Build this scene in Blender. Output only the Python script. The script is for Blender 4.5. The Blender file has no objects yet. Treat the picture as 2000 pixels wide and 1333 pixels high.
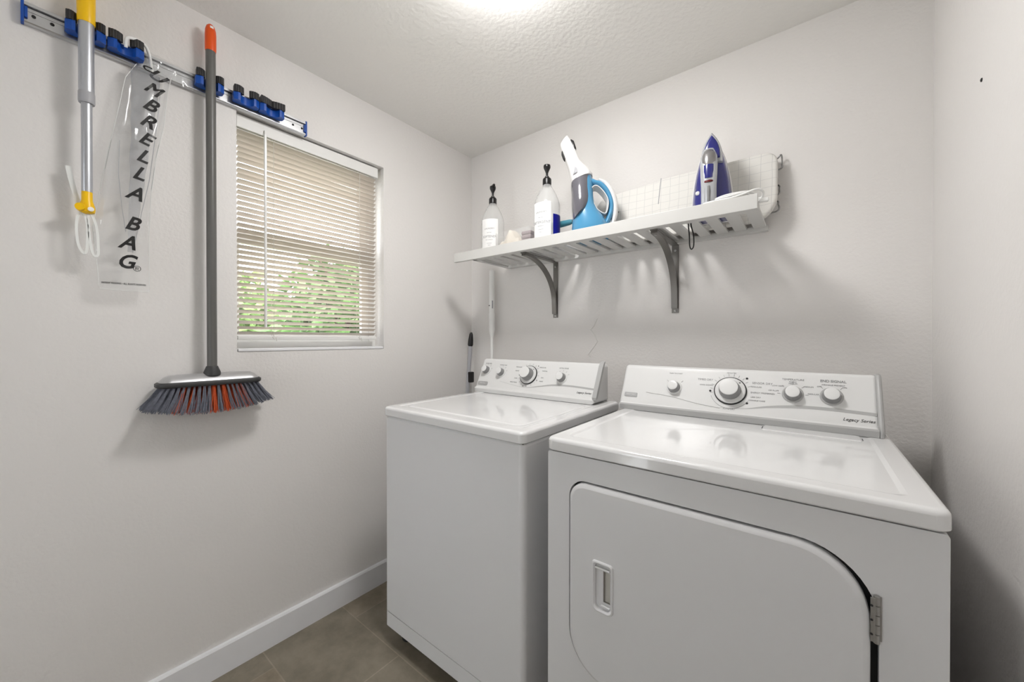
import bpy, bmesh, math, random
from mathutils import Vector, Matrix, noise

# ------------------------------------------------------------------ scene, camera, light, exposure
S = bpy.context.scene
COL = S.collection
random.seed(7)

ROOM_W, ROOM_H, ROOM_F = 1.962, 2.337, -2.75      # width, height, y of the wall behind the camera

cam_d = bpy.data.cameras.new('camera')
cam_d.sensor_width = 36.0
cam_d.lens = 739.11 / 2000.0 * 36.0
cam_d.clip_start = 0.01
cam = bpy.data.objects.new('camera', cam_d)
COL.objects.link(cam)
yaw, pitch, roll = (math.radians(a) for a in (38.1397, -0.2847, 0.0355))
Fw = Vector((-math.sin(yaw) * math.cos(pitch), math.cos(yaw) * math.cos(pitch), math.sin(pitch)))
Rt = Vector((math.cos(yaw), math.sin(yaw), 0))
Up = Rt.cross(Fw)
R2 = Rt * math.cos(roll) + Up * math.sin(roll)
U2 = -Rt * math.sin(roll) + Up * math.cos(roll)
cam.matrix_world = Matrix(((R2.x, U2.x, -Fw.x, 1.6655), (R2.y, U2.y, -Fw.y, -1.7092), (R2.z, U2.z, -Fw.z, 1.2064), (0, 0, 0, 1)))
S.camera = cam

world = bpy.data.worlds.new('daylight')
S.world = world
world.use_nodes = True
bg = world.node_tree.nodes['Background']
bg.inputs[0].default_value = (0.93, 0.97, 1.0, 1)
bg.inputs[1].default_value = 7.0

LAMP_STRENGTH = 62.0
S.view_settings.view_transform = 'Standard'
S.view_settings.look = 'None'
S.view_settings.gamma = 1.0
S.view_settings.use_curve_mapping = False
S.view_settings.exposure = 0.12


# ------------------------------------------------------------------ materials
def lin(c):
    return tuple(((v / 255) / 12.92 if v / 255 <= 0.04045 else ((v / 255 + 0.055) / 1.055) ** 2.4) for v in c)


def mat(name, rgb, rough=0.5, metal=0.0, bump=None, vary=None, trans=0.0, alpha=1.0, coat=0.0, ior=1.45, spec=None):
    m = bpy.data.materials.new(name)
    m.use_nodes = True
    nt = m.node_tree
    b = nt.nodes['Principled BSDF']
    b.inputs['Base Color'].default_value = (*lin(rgb), 1)
    b.inputs['Roughness'].default_value = rough
    b.inputs['Metallic'].default_value = metal
    b.inputs['Transmission Weight'].default_value = trans
    b.inputs['Alpha'].default_value = alpha
    b.inputs['Coat Weight'].default_value = coat
    b.inputs['IOR'].default_value = ior
    if spec is not None:
        b.inputs['Specular IOR Level'].default_value = spec
    tc = nt.nodes.new('ShaderNodeTexCoord')
    if vary:                                  # (scale, amount): faint unevenness of the colour
        n = nt.nodes.new('ShaderNodeTexNoise')
        n.inputs['Scale'].default_value = vary[0]
        n.inputs['Detail'].default_value = 3
        nt.links.new(tc.outputs['Object'], n.inputs['Vector'])
        mix = nt.nodes.new('ShaderNodeMix')
        mix.data_type = 'RGBA'
        a = lin(rgb)
        mix.inputs['A'].default_value = (*[v * (1 - vary[1]) for v in a], 1)
        mix.inputs['B'].default_value = (*[min(1, v * (1 + vary[1])) for v in a], 1)
        nt.links.new(n.outputs['Fac'], mix.inputs['Factor'])
        nt.links.new(mix.outputs['Result'], b.inputs['Base Color'])
    if bump:                                  # (scale, strength, distance)
        n2 = nt.nodes.new('ShaderNodeTexNoise')
        n2.inputs['Scale'].default_value = bump[0]
        n2.inputs['Detail'].default_value = 3
        nt.links.new(tc.outputs['Object'], n2.inputs['Vector'])
        bp = nt.nodes.new('ShaderNodeBump')
        bp.inputs['Strength'].default_value = bump[1]
        bp.inputs['Distance'].default_value = bump[2]
        nt.links.new(n2.outputs['Fac'], bp.inputs['Height'])
        nt.links.new(bp.outputs['Normal'], b.inputs['Normal'])
    return m


WALL = (226, 223, 220)
M = {}
M['wall'] = mat('painted orange peel wall', WALL, 0.62, bump=(95, 0.35, 0.004), vary=(2.5, 0.012))
M['ceiling'] = mat('textured ceiling paint', (238, 236, 232), 0.8, bump=(60, 0.4, 0.005))
M['trim'] = mat('white trim paint', (232, 232, 234), 0.45, vary=(14, 0.03), bump=(30, 0.12, 0.002))
M['enamel'] = mat('white appliance enamel', (226, 226, 226), 0.15, coat=0.4)
M['enamel_front'] = mat('white appliance cabinet paint', (224, 224, 225), 0.35, bump=(220, 0.03, 0.001))
M['console'] = mat('white console plastic', (221, 221, 220), 0.3)
M['console_grey'] = mat('pale grey console trim', (176, 176, 175), 0.35)
M['print'] = mat('grey printed lettering', (142, 142, 143), 0.6)
M['print_dark'] = mat('black print', (28, 27, 27), 0.6)
M['knob_side'] = mat('grey knob plastic', (138, 138, 138), 0.4)
M['badge'] = mat('brushed silver badge', (188, 189, 190), 0.3, 0.6)
M['steel'] = mat('zinc plated steel', (168, 167, 164), 0.35, 0.9, vary=(90, 0.2))
M['dark_gap'] = mat('dark rubber seal', (40, 40, 41), 0.8)
M['shelf'] = mat('white painted wood', (204, 203, 200), 0.4, vary=(9, 0.015), bump=(25, 0.05, 0.002))
M['bracket'] = mat('grey painted metal', (118, 115, 111), 0.35, 0.55)
M['alu'] = mat('brushed aluminium', (205, 206, 208), 0.28, 0.85, vary=(40, 0.06))
M['alu_pole'] = mat('anodised aluminium pole', (196, 199, 205), 0.3, 0.75)
M['blue'] = mat('blue plastic', (12, 72, 160), 0.35)
M['black_rubber'] = mat('black ribbed rubber', (42, 41, 42), 0.55)
M['black'] = mat('black plastic', (22, 21, 22), 0.3)
M['yellow'] = mat('yellow plastic', (247, 196, 6), 0.35)
M['white_plastic'] = mat('white plastic', (238, 238, 236), 0.35)
M['frost'] = mat('translucent white plastic', (240, 241, 238), 0.35, alpha=0.9)
M['orange'] = mat('orange plastic', (226, 84, 22), 0.35)
M['broom_grey'] = mat('dark grey broom handle', (96, 95, 92), 0.38, vary=(20, 0.06))
M['broom_dark'] = mat('charcoal plastic', (58, 58, 58), 0.5)
M['broom_silver'] = mat('silver broom plate', (186, 186, 187), 0.33, 0.6)
M['bristle'] = mat('blue grey bristles', (112, 115, 126), 0.6, vary=(120, 0.45))
M['bristle_orange'] = mat('rust orange bristles', (196, 82, 38), 0.6, vary=(150, 0.3))
M['slat'] = mat('ivory blind slat', (212, 203, 193), 0.45)
M['vinyl'] = mat('white vinyl window frame', (228, 227, 224), 0.4)
M['cord'] = mat('pale blind cord', (206, 202, 194), 0.8)
M['wand'] = mat('pale clear wand plastic', (236, 236, 233), 0.25)
M['board'] = None
M['board_metal'] = mat('chromed wire', (150, 150, 150), 0.25, 0.9)
M['label'] = mat('white paper label', (242, 241, 240), 0.6)
M['navy'] = mat('navy blue label', (10, 16, 132), 0.45)
M['vac_blue'] = mat('blue vacuum plastic', (78, 146, 186), 0.25, coat=0.3)
M['vac_white'] = mat('white vacuum plastic', (228, 227, 225), 0.3)
M['vac_smoke'] = mat('smoked dust bowl', (112, 110, 117), 0.12, trans=0.25, coat=0.4)
M['vac_grey'] = mat('grey vacuum plastic', (168, 168, 172), 0.4)
M['teal'] = mat('teal plastic', (72, 140, 158), 0.4)
M['iron_navy'] = mat('violet navy iron plastic', (38, 41, 118), 0.2, coat=0.5)
M['iron_dark'] = mat('dark violet smoke plastic', (78, 74, 96), 0.2, coat=0.5)
M['iron_silver'] = mat('silver iron plastic', (190, 192, 196), 0.25, 0.35)
M['iron_red'] = mat('dark red switch', (96, 16, 22), 0.4)
M['soleplate'] = mat('grey soleplate steel', (150, 148, 148), 0.3, 0.7)
M['cloth'] = mat('cream cotton cloth', (233, 225, 212), 0.9, bump=(140, 0.3, 0.002))
M['cloth_grey'] = mat('mauve grey cloth', (168, 152, 154), 0.9, bump=(140, 0.3, 0.002))
M['caulk'] = mat('pale caulk', (224, 222, 217), 0.6)
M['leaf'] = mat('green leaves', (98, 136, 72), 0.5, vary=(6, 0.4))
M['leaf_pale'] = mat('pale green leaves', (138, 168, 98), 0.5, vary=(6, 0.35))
M['bark'] = mat('grey brown bark', (96, 80, 66), 0.9, bump=(30, 0.5, 0.02))
M['soil'] = mat('dry garden ground', (130, 126, 104), 0.95, vary=(4, 0.2))
M['siding'] = mat('white exterior paint', (214, 208, 202), 0.8)


def mix_transparent(name, rgb, rough, clear, spec_strength=1.0):
    """thin clear film: part see-through, part glossy, a touch of white"""
    m = bpy.data.materials.new(name)
    m.use_nodes = True
    nt = m.node_tree
    nt.nodes.remove(nt.nodes['Principled BSDF'])
    out = nt.nodes['Material Output']
    tr = nt.nodes.new('ShaderNodeBsdfTransparent')
    gl = nt.nodes.new('ShaderNodeBsdfGlossy')
    gl.inputs['Roughness'].default_value = rough
    df = nt.nodes.new('ShaderNodeBsdfDiffuse')
    df.inputs['Color'].default_value = (*lin(rgb), 1)
    fr = nt.nodes.new('ShaderNodeLayerWeight')
    fr.inputs['Blend'].default_value = 0.5
    pw = nt.nodes.new('ShaderNodeMath')
    pw.operation = 'POWER'
    pw.inputs[1].default_value = 4.0
    nt.links.new(fr.outputs['Facing'], pw.inputs[0])
    mm = nt.nodes.new('ShaderNodeMath')
    mm.operation = 'MULTIPLY_ADD'
    mm.inputs[1].default_value = 0.55 * spec_strength
    mm.inputs[2].default_value = 0.045 * spec_strength
    nt.links.new(pw.outputs[0], mm.inputs[0])
    m1 = nt.nodes.new('ShaderNodeMixShader')
    m1.inputs[0].default_value = 1 - clear
    m2 = nt.nodes.new('ShaderNodeMixShader')
    nt.links.new(tr.outputs[0], m1.inputs[1])
    nt.links.new(df.outputs[0], m1.inputs[2])
    nt.links.new(mm.outputs[0], m2.inputs[0])
    nt.links.new(m1.outputs[0], m2.inputs[1])
    nt.links.new(gl.outputs[0], m2.inputs[2])
    nt.links.new(m2.outputs[0], out.inputs['Surface'])
    return m


M['film'] = mix_transparent('clear plastic film', (232, 234, 234), 0.12, 0.90, 1.2)
M['film_grey'] = mix_transparent('grey clear plastic film', (150, 155, 166), 0.08, 0.80, 1.6)
M['pane'] = mix_transparent('window glass', (240, 245, 245), 0.02, 0.985, 0.7)
M['bottle'] = mix_transparent('clear bottle plastic', (228, 228, 226), 0.08, 0.66, 1.0)
M['acrylic'] = mix_transparent('clear acrylic', (236, 236, 236), 0.05, 0.90, 1.0)

# blinds let a little daylight through
nt = M['slat'].node_tree
tl = nt.nodes.new('ShaderNodeBsdfTranslucent')
tl.inputs['Color'].default_value = (*lin((228, 215, 204)), 1)
mx = nt.nodes.new('ShaderNodeMixShader')
mx.inputs[0].default_value = 0.045
nt.links.new(nt.nodes['Principled BSDF'].outputs[0], mx.inputs[1])
nt.links.new(tl.outputs[0], mx.inputs[2])
nt.links.new(mx.outputs[0], nt.nodes['Material Output'].inputs['Surface'])

# the lamp's glass gives off the light
m = bpy.data.materials.new('lit lamp glass')
m.use_nodes = True
nt = m.node_tree
nt.nodes.remove(nt.nodes['Principled BSDF'])
em = nt.nodes.new('ShaderNodeEmission')
em.inputs['Color'].default_value = (1.0, 0.985, 0.975, 1)
em.inputs['Strength'].default_value = LAMP_STRENGTH
nt.links.new(em.outputs[0], nt.nodes['Material Output'].inputs['Surface'])
M['lamp'] = m


def floor_material():
    m = mat('grey brown stone tile', (150, 138, 124), 0.55)
    nt = m.node_tree
    b = nt.nodes['Principled BSDF']
    tc = nt.nodes.new('ShaderNodeTexCoord')
    mp = nt.nodes.new('ShaderNodeMapping')
    # rows run across the room, 0.315 m deep; joints of neighbouring rows are staggered by half a tile
    mp.inputs['Location'].default_value = (0.63 * 3 + 0.19, 0.315 * 10 + 0.845, 0)
    nt.links.new(tc.outputs['Object'], mp.inputs['Vector'])
    br = nt.nodes.new('ShaderNodeTexBrick')
    br.inputs['Color1'].default_value = (*lin((160, 147, 130)), 1)
    br.inputs['Color2'].default_value = (*lin((144, 136, 122)), 1)
    br.inputs['Mortar'].default_value = (*lin((168, 156, 140)), 1)
    br.inputs['Scale'].default_value = 1
    br.inputs['Mortar Size'].default_value = 0.0025
    br.inputs['Mortar Smooth'].default_value = 0.3
    br.inputs['Brick Width'].default_value = 0.63
    br.inputs['Row Height'].default_value = 0.315
    br.offset = 0.5
    nt.links.new(mp.outputs[0], br.inputs['Vector'])
    n = nt.nodes.new('ShaderNodeTexNoise')
    n.inputs['Scale'].default_value = 7
    n.inputs['Detail'].default_value = 8
    n.inputs['Roughness'].default_value = 0.65
    nt.links.new(tc.outputs['Object'], n.inputs['Vector'])
    ramp = nt.nodes.new('ShaderNodeValToRGB')
    ramp.color_ramp.elements[0].position = 0.3
    ramp.color_ramp.elements[0].color = (*lin((196, 196, 190)), 1)
    ramp.color_ramp.elements[1].position = 0.72
    ramp.color_ramp.elements[1].color = (1, 1, 1, 1)
    nt.links.new(n.outputs['Fac'], ramp.inputs[0])
    mx = nt.nodes.new('ShaderNodeMix')
    mx.data_type = 'RGBA'
    mx.blend_type = 'MULTIPLY'
    mx.inputs['Factor'].default_value = 1
    nt.links.new(br.outputs['Color'], mx.inputs['A'])
    nt.links.new(ramp.outputs[0], mx.inputs['B'])
    nt.links.new(mx.outputs['Result'], b.inputs['Base Color'])
    bp = nt.nodes.new('ShaderNodeBump')
    bp.inputs['Strength'].default_value = 0.25
    bp.inputs['Distance'].default_value = 0.004
    nt.links.new(n.outputs['Fac'], bp.inputs['Height'])
    nt.links.new(bp.outputs[0], b.inputs['Normal'])
    return m


M['floor'] = floor_material()


def board_material():
    m = mat('white cotton with thin grey grid', (223, 221, 216), 0.85)
    nt = m.node_tree
    b = nt.nodes['Principled BSDF']
    tc = nt.nodes.new('ShaderNodeTexCoord')
    sep = nt.nodes.new('ShaderNodeSeparateXYZ')
    n = nt.nodes.new('ShaderNodeTexNoise')
    n.inputs['Scale'].default_value = 9
    nt.links.new(tc.outputs['Object'], n.inputs['Vector'])
    wob = nt.nodes.new('ShaderNodeMix')
    wob.data_type = 'VECTOR'
    wob.inputs['Factor'].default_value = 0.012
    nt.links.new(tc.outputs['Object'], wob.inputs['A'])
    nt.links.new(n.outputs['Color'], wob.inputs['B'])
    nt.links.new(wob.outputs['Result'], sep.inputs[0])

    def line(sock, pitch):
        a = nt.nodes.new('ShaderNodeMath')
        a.operation = 'DIVIDE'
        a.inputs[1].default_value = pitch
        nt.links.new(sock, a.inputs[0])
        f = nt.nodes.new('ShaderNodeMath')
        f.operation = 'FRACT'
        nt.links.new(a.outputs[0], f.inputs[0])
        c = nt.nodes.new('ShaderNodeMath')
        c.operation = 'LESS_THAN'
        c.inputs[1].default_value = 0.05
        nt.links.new(f.outputs[0], c.inputs[0])
        return c.outputs[0]
    mxm = nt.nodes.new('ShaderNodeMath')
    mxm.operation = 'MAXIMUM'
    nt.links.new(line(sep.outputs['X'], 0.0345), mxm.inputs[0])
    nt.links.new(line(sep.outputs['Z'], 0.0305), mxm.inputs[1])
    mx = nt.nodes.new('ShaderNodeMix')
    mx.data_type = 'RGBA'
    mx.inputs['A'].default_value = (*lin((223, 221, 216)), 1)
    mx.inputs['B'].default_value = (*lin((203, 202, 199)), 1)
    nt.links.new(mxm.outputs[0], mx.inputs['Factor'])
    nt.links.new(mx.outputs['Result'], b.inputs['Base Color'])
    return m


M['board'] = board_material()


# ------------------------------------------------------------------ mesh helpers
class MB:
    """collects geometry in world coordinates; build() links it as ONE mesh object"""

    def __init__(self):
        self.v, self.f = [], []

    def add(self, verts, faces):
        o = len(self.v)
        self.v += [tuple(p) for p in verts]
        self.f += [tuple(i + o for i in q) for q in faces]
        return self

    def from_bm(self, bm):
        bm.verts.index_update()
        self.add([v.co[:] for v in bm.verts], [[v.index for v in f.verts] for f in bm.faces])
        bm.free()
        return self

    def box(self, x0, x1, y0, y1, z0, z1, bev=0.0, seg=2, mx=None):
        bm = bmesh.new()
        bmesh.ops.create_cube(bm, size=1)
        for v in bm.verts:
            v.co = Vector(((x0 + x1) / 2 + v.co.x * (x1 - x0), (y0 + y1) / 2 + v.co.y * (y1 - y0), (z0 + z1) / 2 + v.co.z * (z1 - z0)))
        if bev:
            bmesh.ops.bevel(bm, geom=bm.edges[:], offset=bev, segments=seg, profile=0.5, affect='EDGES')
        if mx:
            bmesh.ops.transform(bm, matrix=mx, verts=bm.verts[:])
        return self.from_bm(bm)

    def loft(self, loops, cap0=True, cap1=True, closed=True):
        n = len(loops[0])
        vs = [p for lp in loops for p in lp]
        fs = []
        for k in range(len(loops) - 1):
            for i in range(n if closed else n - 1):
                j = (i + 1) % n
                fs.append((k * n + i, k * n + j, (k + 1) * n + j, (k + 1) * n + i))
        if cap0:
            fs.append(tuple(reversed(range(n))))
        if cap1:
            fs.append(tuple((len(loops) - 1) * n + i for i in range(n)))
        return self.add(vs, fs)

    def lathe(self, prof, origin=(0, 0, 0), axis=(0, 0, 1), n=32, cap0=True, cap1=True):
        """prof: (radius, height along axis)"""
        a = Vector(axis).normalized()
        t = Vector((1, 0, 0)) if abs(a.x) < 0.9 else Vector((0, 1, 0))
        e1 = a.cross(t).normalized()
        e2 = a.cross(e1)
        o = Vector(origin)
        loops = [[o + a * h + (e1 * math.cos(2 * math.pi * i / n) + e2 * math.sin(2 * math.pi * i / n)) * max(r, 1e-5) for i in range(n)] for r, h in prof]
        return self.loft(loops, cap0, cap1)

    def tube(self, pts, r, n=10, cap=True):
        pts = [Vector(p) for p in pts]
        rs = r if isinstance(r, (list, tuple)) else [r] * len(pts)
        loops = []
        prev = None
        for i, p in enumerate(pts):
            d = (pts[min(i + 1, len(pts) - 1)] - pts[max(i - 1, 0)]).normalized()
            if prev is None:
                t = Vector((0, 0, 1)) if abs(d.z) < 0.9 else Vector((1, 0, 0))
                e1 = d.cross(t).normalized()
            else:
                e1 = (prev - d * prev.dot(d)).normalized()
            prev = e1
            e2 = d.cross(e1)
            loops.append([p + (e1 * math.cos(2 * math.pi * k / n) + e2 * math.sin(2 * math.pi * k / n)) * rs[i] for k in range(n)])
        return self.loft(loops, cap, cap)

    def ribbon(self, pts, w, t, side):
        """flat bar of width w (along side) and thickness t swept along pts"""
        pts = [Vector(p) for p in pts]
        s = Vector(side).normalized()
        loops = []
        for i, p in enumerate(pts):
            d = (pts[min(i + 1, len(pts) - 1)] - pts[max(i - 1, 0)]).normalized()
            nn = d.cross(s).normalized()
            ww = w[i] if isinstance(w, (list, tuple)) else w
            loops.append([p + s * ww / 2 + nn * t / 2, p - s * ww / 2 + nn * t / 2, p - s * ww / 2 - nn * t / 2, p + s * ww / 2 - nn * t / 2])
        return self.loft(loops)

    def prism(self, poly, f0, f1, bev=0.0, seg=2):
        """poly of 2-D points; f0/f1 map a 2-D point to the two ends"""
        bm = bmesh.new()
        a = [bm.verts.new(f0(*p)) for p in poly]
        b = [bm.verts.new(f1(*p)) for p in poly]
        n = len(poly)
        bm.faces.new(a)
        bm.faces.new(list(reversed(b)))
        for i in range(n):
            bm.faces.new((a[(i + 1) % n], a[i], b[i], b[(i + 1) % n]))
        bmesh.ops.recalc_face_normals(bm, faces=bm.faces[:])
        if bev:
            caps = set(a) | set(b)
            ed = [e for e in bm.edges if (e.verts[0] in a and e.verts[1] in a) or (e.verts[0] in b and e.verts[1] in b)]
            bmesh.ops.bevel(bm, geom=ed, offset=bev, segments=seg, profile=0.5, affect='EDGES')
        return self.from_bm(bm)

    def plate(self, outer, holes, f0, f1):
        """plate with holes: triangulated faces at both ends and walls between"""
        loops = [outer] + holes
        for fn in (f0, f1):
            bm = bmesh.new()
            ed = []
            for lp in loops:
                vs = [bm.verts.new(fn(*p)) for p in lp]
                for i in range(len(vs)):
                    ed.append(bm.edges.new((vs[i], vs[(i + 1) % len(vs)])))
            bmesh.ops.triangle_fill(bm, use_beauty=True, edges=ed)
            self.from_bm(bm)
        for lp in loops:
            self.loft([[f0(*p) for p in lp], [f1(*p) for p in lp]], False, False)
        return self

    def build(self, name, material, parent=None, smooth=35, label=None, fix=True):
        off = Vector(parent['_at']) if parent is not None else Vector((0, 0, 0))
        me = bpy.data.meshes.new(name)
        me.from_pydata([(Vector(p) - off)[:] for p in self.v], [], self.f)
        if fix:
            bm = bmesh.new()
            bm.from_mesh(me)
            bmesh.ops.remove_doubles(bm, verts=bm.verts[:], dist=1e-6)
            bmesh.ops.recalc_face_normals(bm, faces=bm.faces[:])
            bm.to_mesh(me)
            bm.free()
        me.materials.append(material)
        if smooth:
            me.shade_smooth()
            me.set_sharp_from_angle(angle=math.radians(smooth))
        o = bpy.data.objects.new(name, me)
        COL.objects.link(o)
        if parent is not None:
            o.parent = parent
            o['_at'] = parent['_at']
        if label:
            o['label'] = label
        if smooth and material.name.startswith('white'):
            for p in me.polygons:                    # flat sheet-metal faces stay flat beside rounded edges
                if max(abs(c) for c in p.normal) > 0.99999:
                    p.use_smooth = False
        if smooth and smooth <= 40:
            wn = o.modifiers.new('weighted', 'WEIGHTED_NORMAL')
            wn.keep_sharp = True
        return o


def thing(name, at, label, cat, group=None):
    o = bpy.data.objects.new(name, None)
    o.empty_display_size = 0.05
    COL.objects.link(o)
    o.location = at
    o['_at'] = list(at)
    o['label'] = label
    o['category'] = cat
    if group:
        o['group'] = group
    return o


def tag(o, label, cat, group=None):
    o['label'] = label
    o['category'] = cat
    if group:
        o['group'] = group
    return o


def struct(name, mb, m, smooth=35):
    o = mb.build(name, m, None, smooth)
    o['kind'] = 'structure'
    return o


def rrect(x0, x1, z0, z1, r, n=8):
    """rounded rectangle, counter-clockwise from bottom-left; r one radius or (bl, br, tr, tl)"""
    if not isinstance(r, (list, tuple)):
        r = (r,) * 4
    out = []
    for (cx, cz, a0), rr in zip(((x0, z0, 180), (x1, z0, 270), (x1, z1, 0), (x0, z1, 90)), r):
        rr = max(rr, 1e-4)
        mx = cx + rr if cx == x0 else cx - rr
        mz = cz + rr if cz == z0 else cz - rr
        for k in range(n + 1):
            a = math.radians(a0 + 90 * k / n)
            out.append((mx + rr * math.cos(a), mz + rr * math.sin(a)))
    return out


def smooth_path(pts, n=8, closed=False):
    P = [Vector(p) for p in pts]
    out = []
    m_ = len(P)
    for i in range(m_ if closed else m_ - 1):
        g = (lambda k: P[k % m_]) if closed else (lambda k: P[min(max(k, 0), m_ - 1)])
        p0, p1, p2, p3 = g(i - 1), g(i), g(i + 1), g(i + 2)
        for k in range(n):
            t = k / n
            out.append(0.5 * ((2 * p1) + (-p0 + p2) * t + (2 * p0 - 5 * p1 + 4 * p2 - p3) * t * t + (-p0 + 3 * p1 - 3 * p2 + p3) * t ** 3))
    if not closed:
        out.append(P[-1])
    return out


def text_verts(body, size, shear=0.0, bold=0.0, align='CENTER', extrude=0.0004, sx=1.0, spacing=1.0):
    cu = bpy.data.curves.new('t', 'FONT')
    cu.body = body
    cu.size = size
    cu.shear = shear
    cu.offset = bold
    cu.align_x = align
    cu.align_y = 'CENTER'
    cu.extrude = extrude
    cu.space_character = spacing
    cu.resolution_u = 3
    o = bpy.data.objects.new('t', cu)
    COL.objects.link(o)
    me = bpy.data.meshes.new_from_object(o)
    vs = [(v.co.x * sx, v.co.y, v.co.z) for v in me.vertices]
    fs = [tuple(p.vertices) for p in me.polygons]
    bpy.data.objects.remove(o)
    bpy.data.curves.remove(cu)
    bpy.data.meshes.remove(me)
    return vs, fs


def put_text(mb, body, size, at, ex, ey, rot=0.0, **kw):
    vs, fs = text_verts(body, size, **kw)
    ex, ey = Vector(ex).normalized(), Vector(ey).normalized()
    ez = ex.cross(ey)
    c, s = math.cos(rot), math.sin(rot)
    at = Vector(at)
    mb.add([at + ex * (x * c - y * s) + ey * (x * s + y * c) + ez * z for x, y, z in vs], fs)


# ------------------------------------------------------------------ the setting
T = 0.14                                              # wall thickness
WY0, WY1, WZ0, WZ1 = -1.236, -0.622, 1.158, 2.058     # window opening in the left wall
struct('floor', MB().box(-T, ROOM_W + T, ROOM_F - T, T, -0.08, 0.0), M['floor'], 0)
struct('ceiling', MB().box(-T, ROOM_W + T, ROOM_F - T, T, ROOM_H, ROOM_H + 0.1), M['ceiling'], 0)
struct('wall_back', MB().box(-T, ROOM_W + T, 0, T, 0, ROOM_H), M['wall'], 0)
struct('wall_right', MB().box(ROOM_W, ROOM_W + T, ROOM_F, 0, 0, ROOM_H), M['wall'], 0)
wl = MB()
wl.plate([(ROOM_F, 0), (0, 0), (0, ROOM_H), (ROOM_F, ROOM_H)], [rrect(WY0, WY1, WZ0, WZ1, 0.004, 3)],
         lambda y, z: (0, y, z), lambda y, z: (-T, y, z))
struct('wall_left', wl, M['wall'], 30)
# wall behind the camera: unseen doorway and door added, their gap sized for fill light
DX0, DX1 = 0.52, 1.30
wf = MB()
wf.plate([(-T, 0), (DX0, 0), (DX0, 2.05), (DX1, 2.05), (DX1, 0), (ROOM_W + T, 0), (ROOM_W + T, ROOM_H), (-T, ROOM_H)], [],
         lambda x, z: (x, ROOM_F, z), lambda x, z: (x, ROOM_F - T, z))
struct('wall_front', wf, M['wall'], 0)
dc = MB()
dc.plate([(DX0 - .07, 0), (DX0, 0), (DX0, 2.05), (DX1, 2.05), (DX1, 0), (DX1 + .07, 0), (DX1 + .07, 2.12), (DX0 - .07, 2.12)], [],
         lambda x, z: (x, ROOM_F + .015, z), lambda x, z: (x, ROOM_F, z))
struct('fill_gap_trim', dc, M['trim'], 0)
struct('fill_gap_door', MB().box(DX0 + .20, DX1 + .14, ROOM_F - .09, ROOM_F - .055, .006, 2.06, .003), M['trim'])  # added slab, narrows the opening to set how much fill enters
# baseboards
bb = MB().prism([(0, 0), (0.016, 0), (0.016, 0.099), (0.012, 0.105), (0, 0.105)],
                lambda x, z: (x, ROOM_F, z), lambda x, z: (x, 0, z))
struct('baseboard_left', bb, M['trim'], 0)
bb = MB().prism([(0, 0), (-0.016, 0), (-0.016, 0.099), (-0.012, 0.105), (0, 0.105)],
                lambda y, z: (0.016, y, z), lambda y, z: (ROOM_W - 0.016, y, z))
struct('baseboard_back', bb, M['trim'], 0)
bb = MB().prism([(ROOM_W, 0), (ROOM_W - 0.016, 0), (ROOM_W - 0.016, 0.099), (ROOM_W - 0.012, 0.105), (ROOM_W, 0.105)],
                lambda x, z: (x, ROOM_F, z), lambda x, z: (x, -0.016, z))
struct('baseboard_right', bb, M['trim'], 0)

# window: frame, two sashes, panes; painted liner boards on the reveal
fx0, fx1 = -0.125, -0.075
w = MB()
w.plate([(WY0, WZ0), (WY1, WZ0), (WY1, WZ1), (WY0, WZ1)], [[(WY0 + .016, WZ0 + .035), (WY1 - .035, WZ0 + .035), (WY1 - .035, WZ1 - .035), (WY0 + .016, WZ1 - .035)]],
        lambda y, z: (fx1, y, z), lambda y, z: (fx0, y, z))
win = w.build('window_1', M['vinyl'], None, 0)
win['kind'] = 'structure'
win['_at'] = [0, 0, 0]


def sash(z0, z1, x0, x1):
    a = MB()
    y0, y1 = WY0 + .014, WY1 - .033
    a.plate([(y0, z0), (y1, z0), (y1, z1), (y0, z1)], [[(y0 + .015, z0 + .045), (y1 - .04, z0 + .045), (y1 - .04, z1 - .045), (y0 + .015, z1 - .045)]],
            lambda y, z: (x1, y, z), lambda y, z: (x0, y, z))
    s = a.build('sash', M['vinyl'], win, 0)
    p = MB().box((x0 + x1) / 2 - .002, (x0 + x1) / 2 + .002, y0 + .013, y1 - .038, z0 + .043, z1 - .043)
    p.build('pane', M['pane'], s, 0)


sash(WZ0 + .033, 1.632, -0.098, -0.078)
sash(1.585, WZ1 - .033, -0.121, -0.101)
sill = MB().box(-0.074, 0.003, WY0 + .003, WY1 - .003, WZ0 + .0005, WZ0 + .012, 0.003)
sill.build('sill_board', M['trim'], win)
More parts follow.
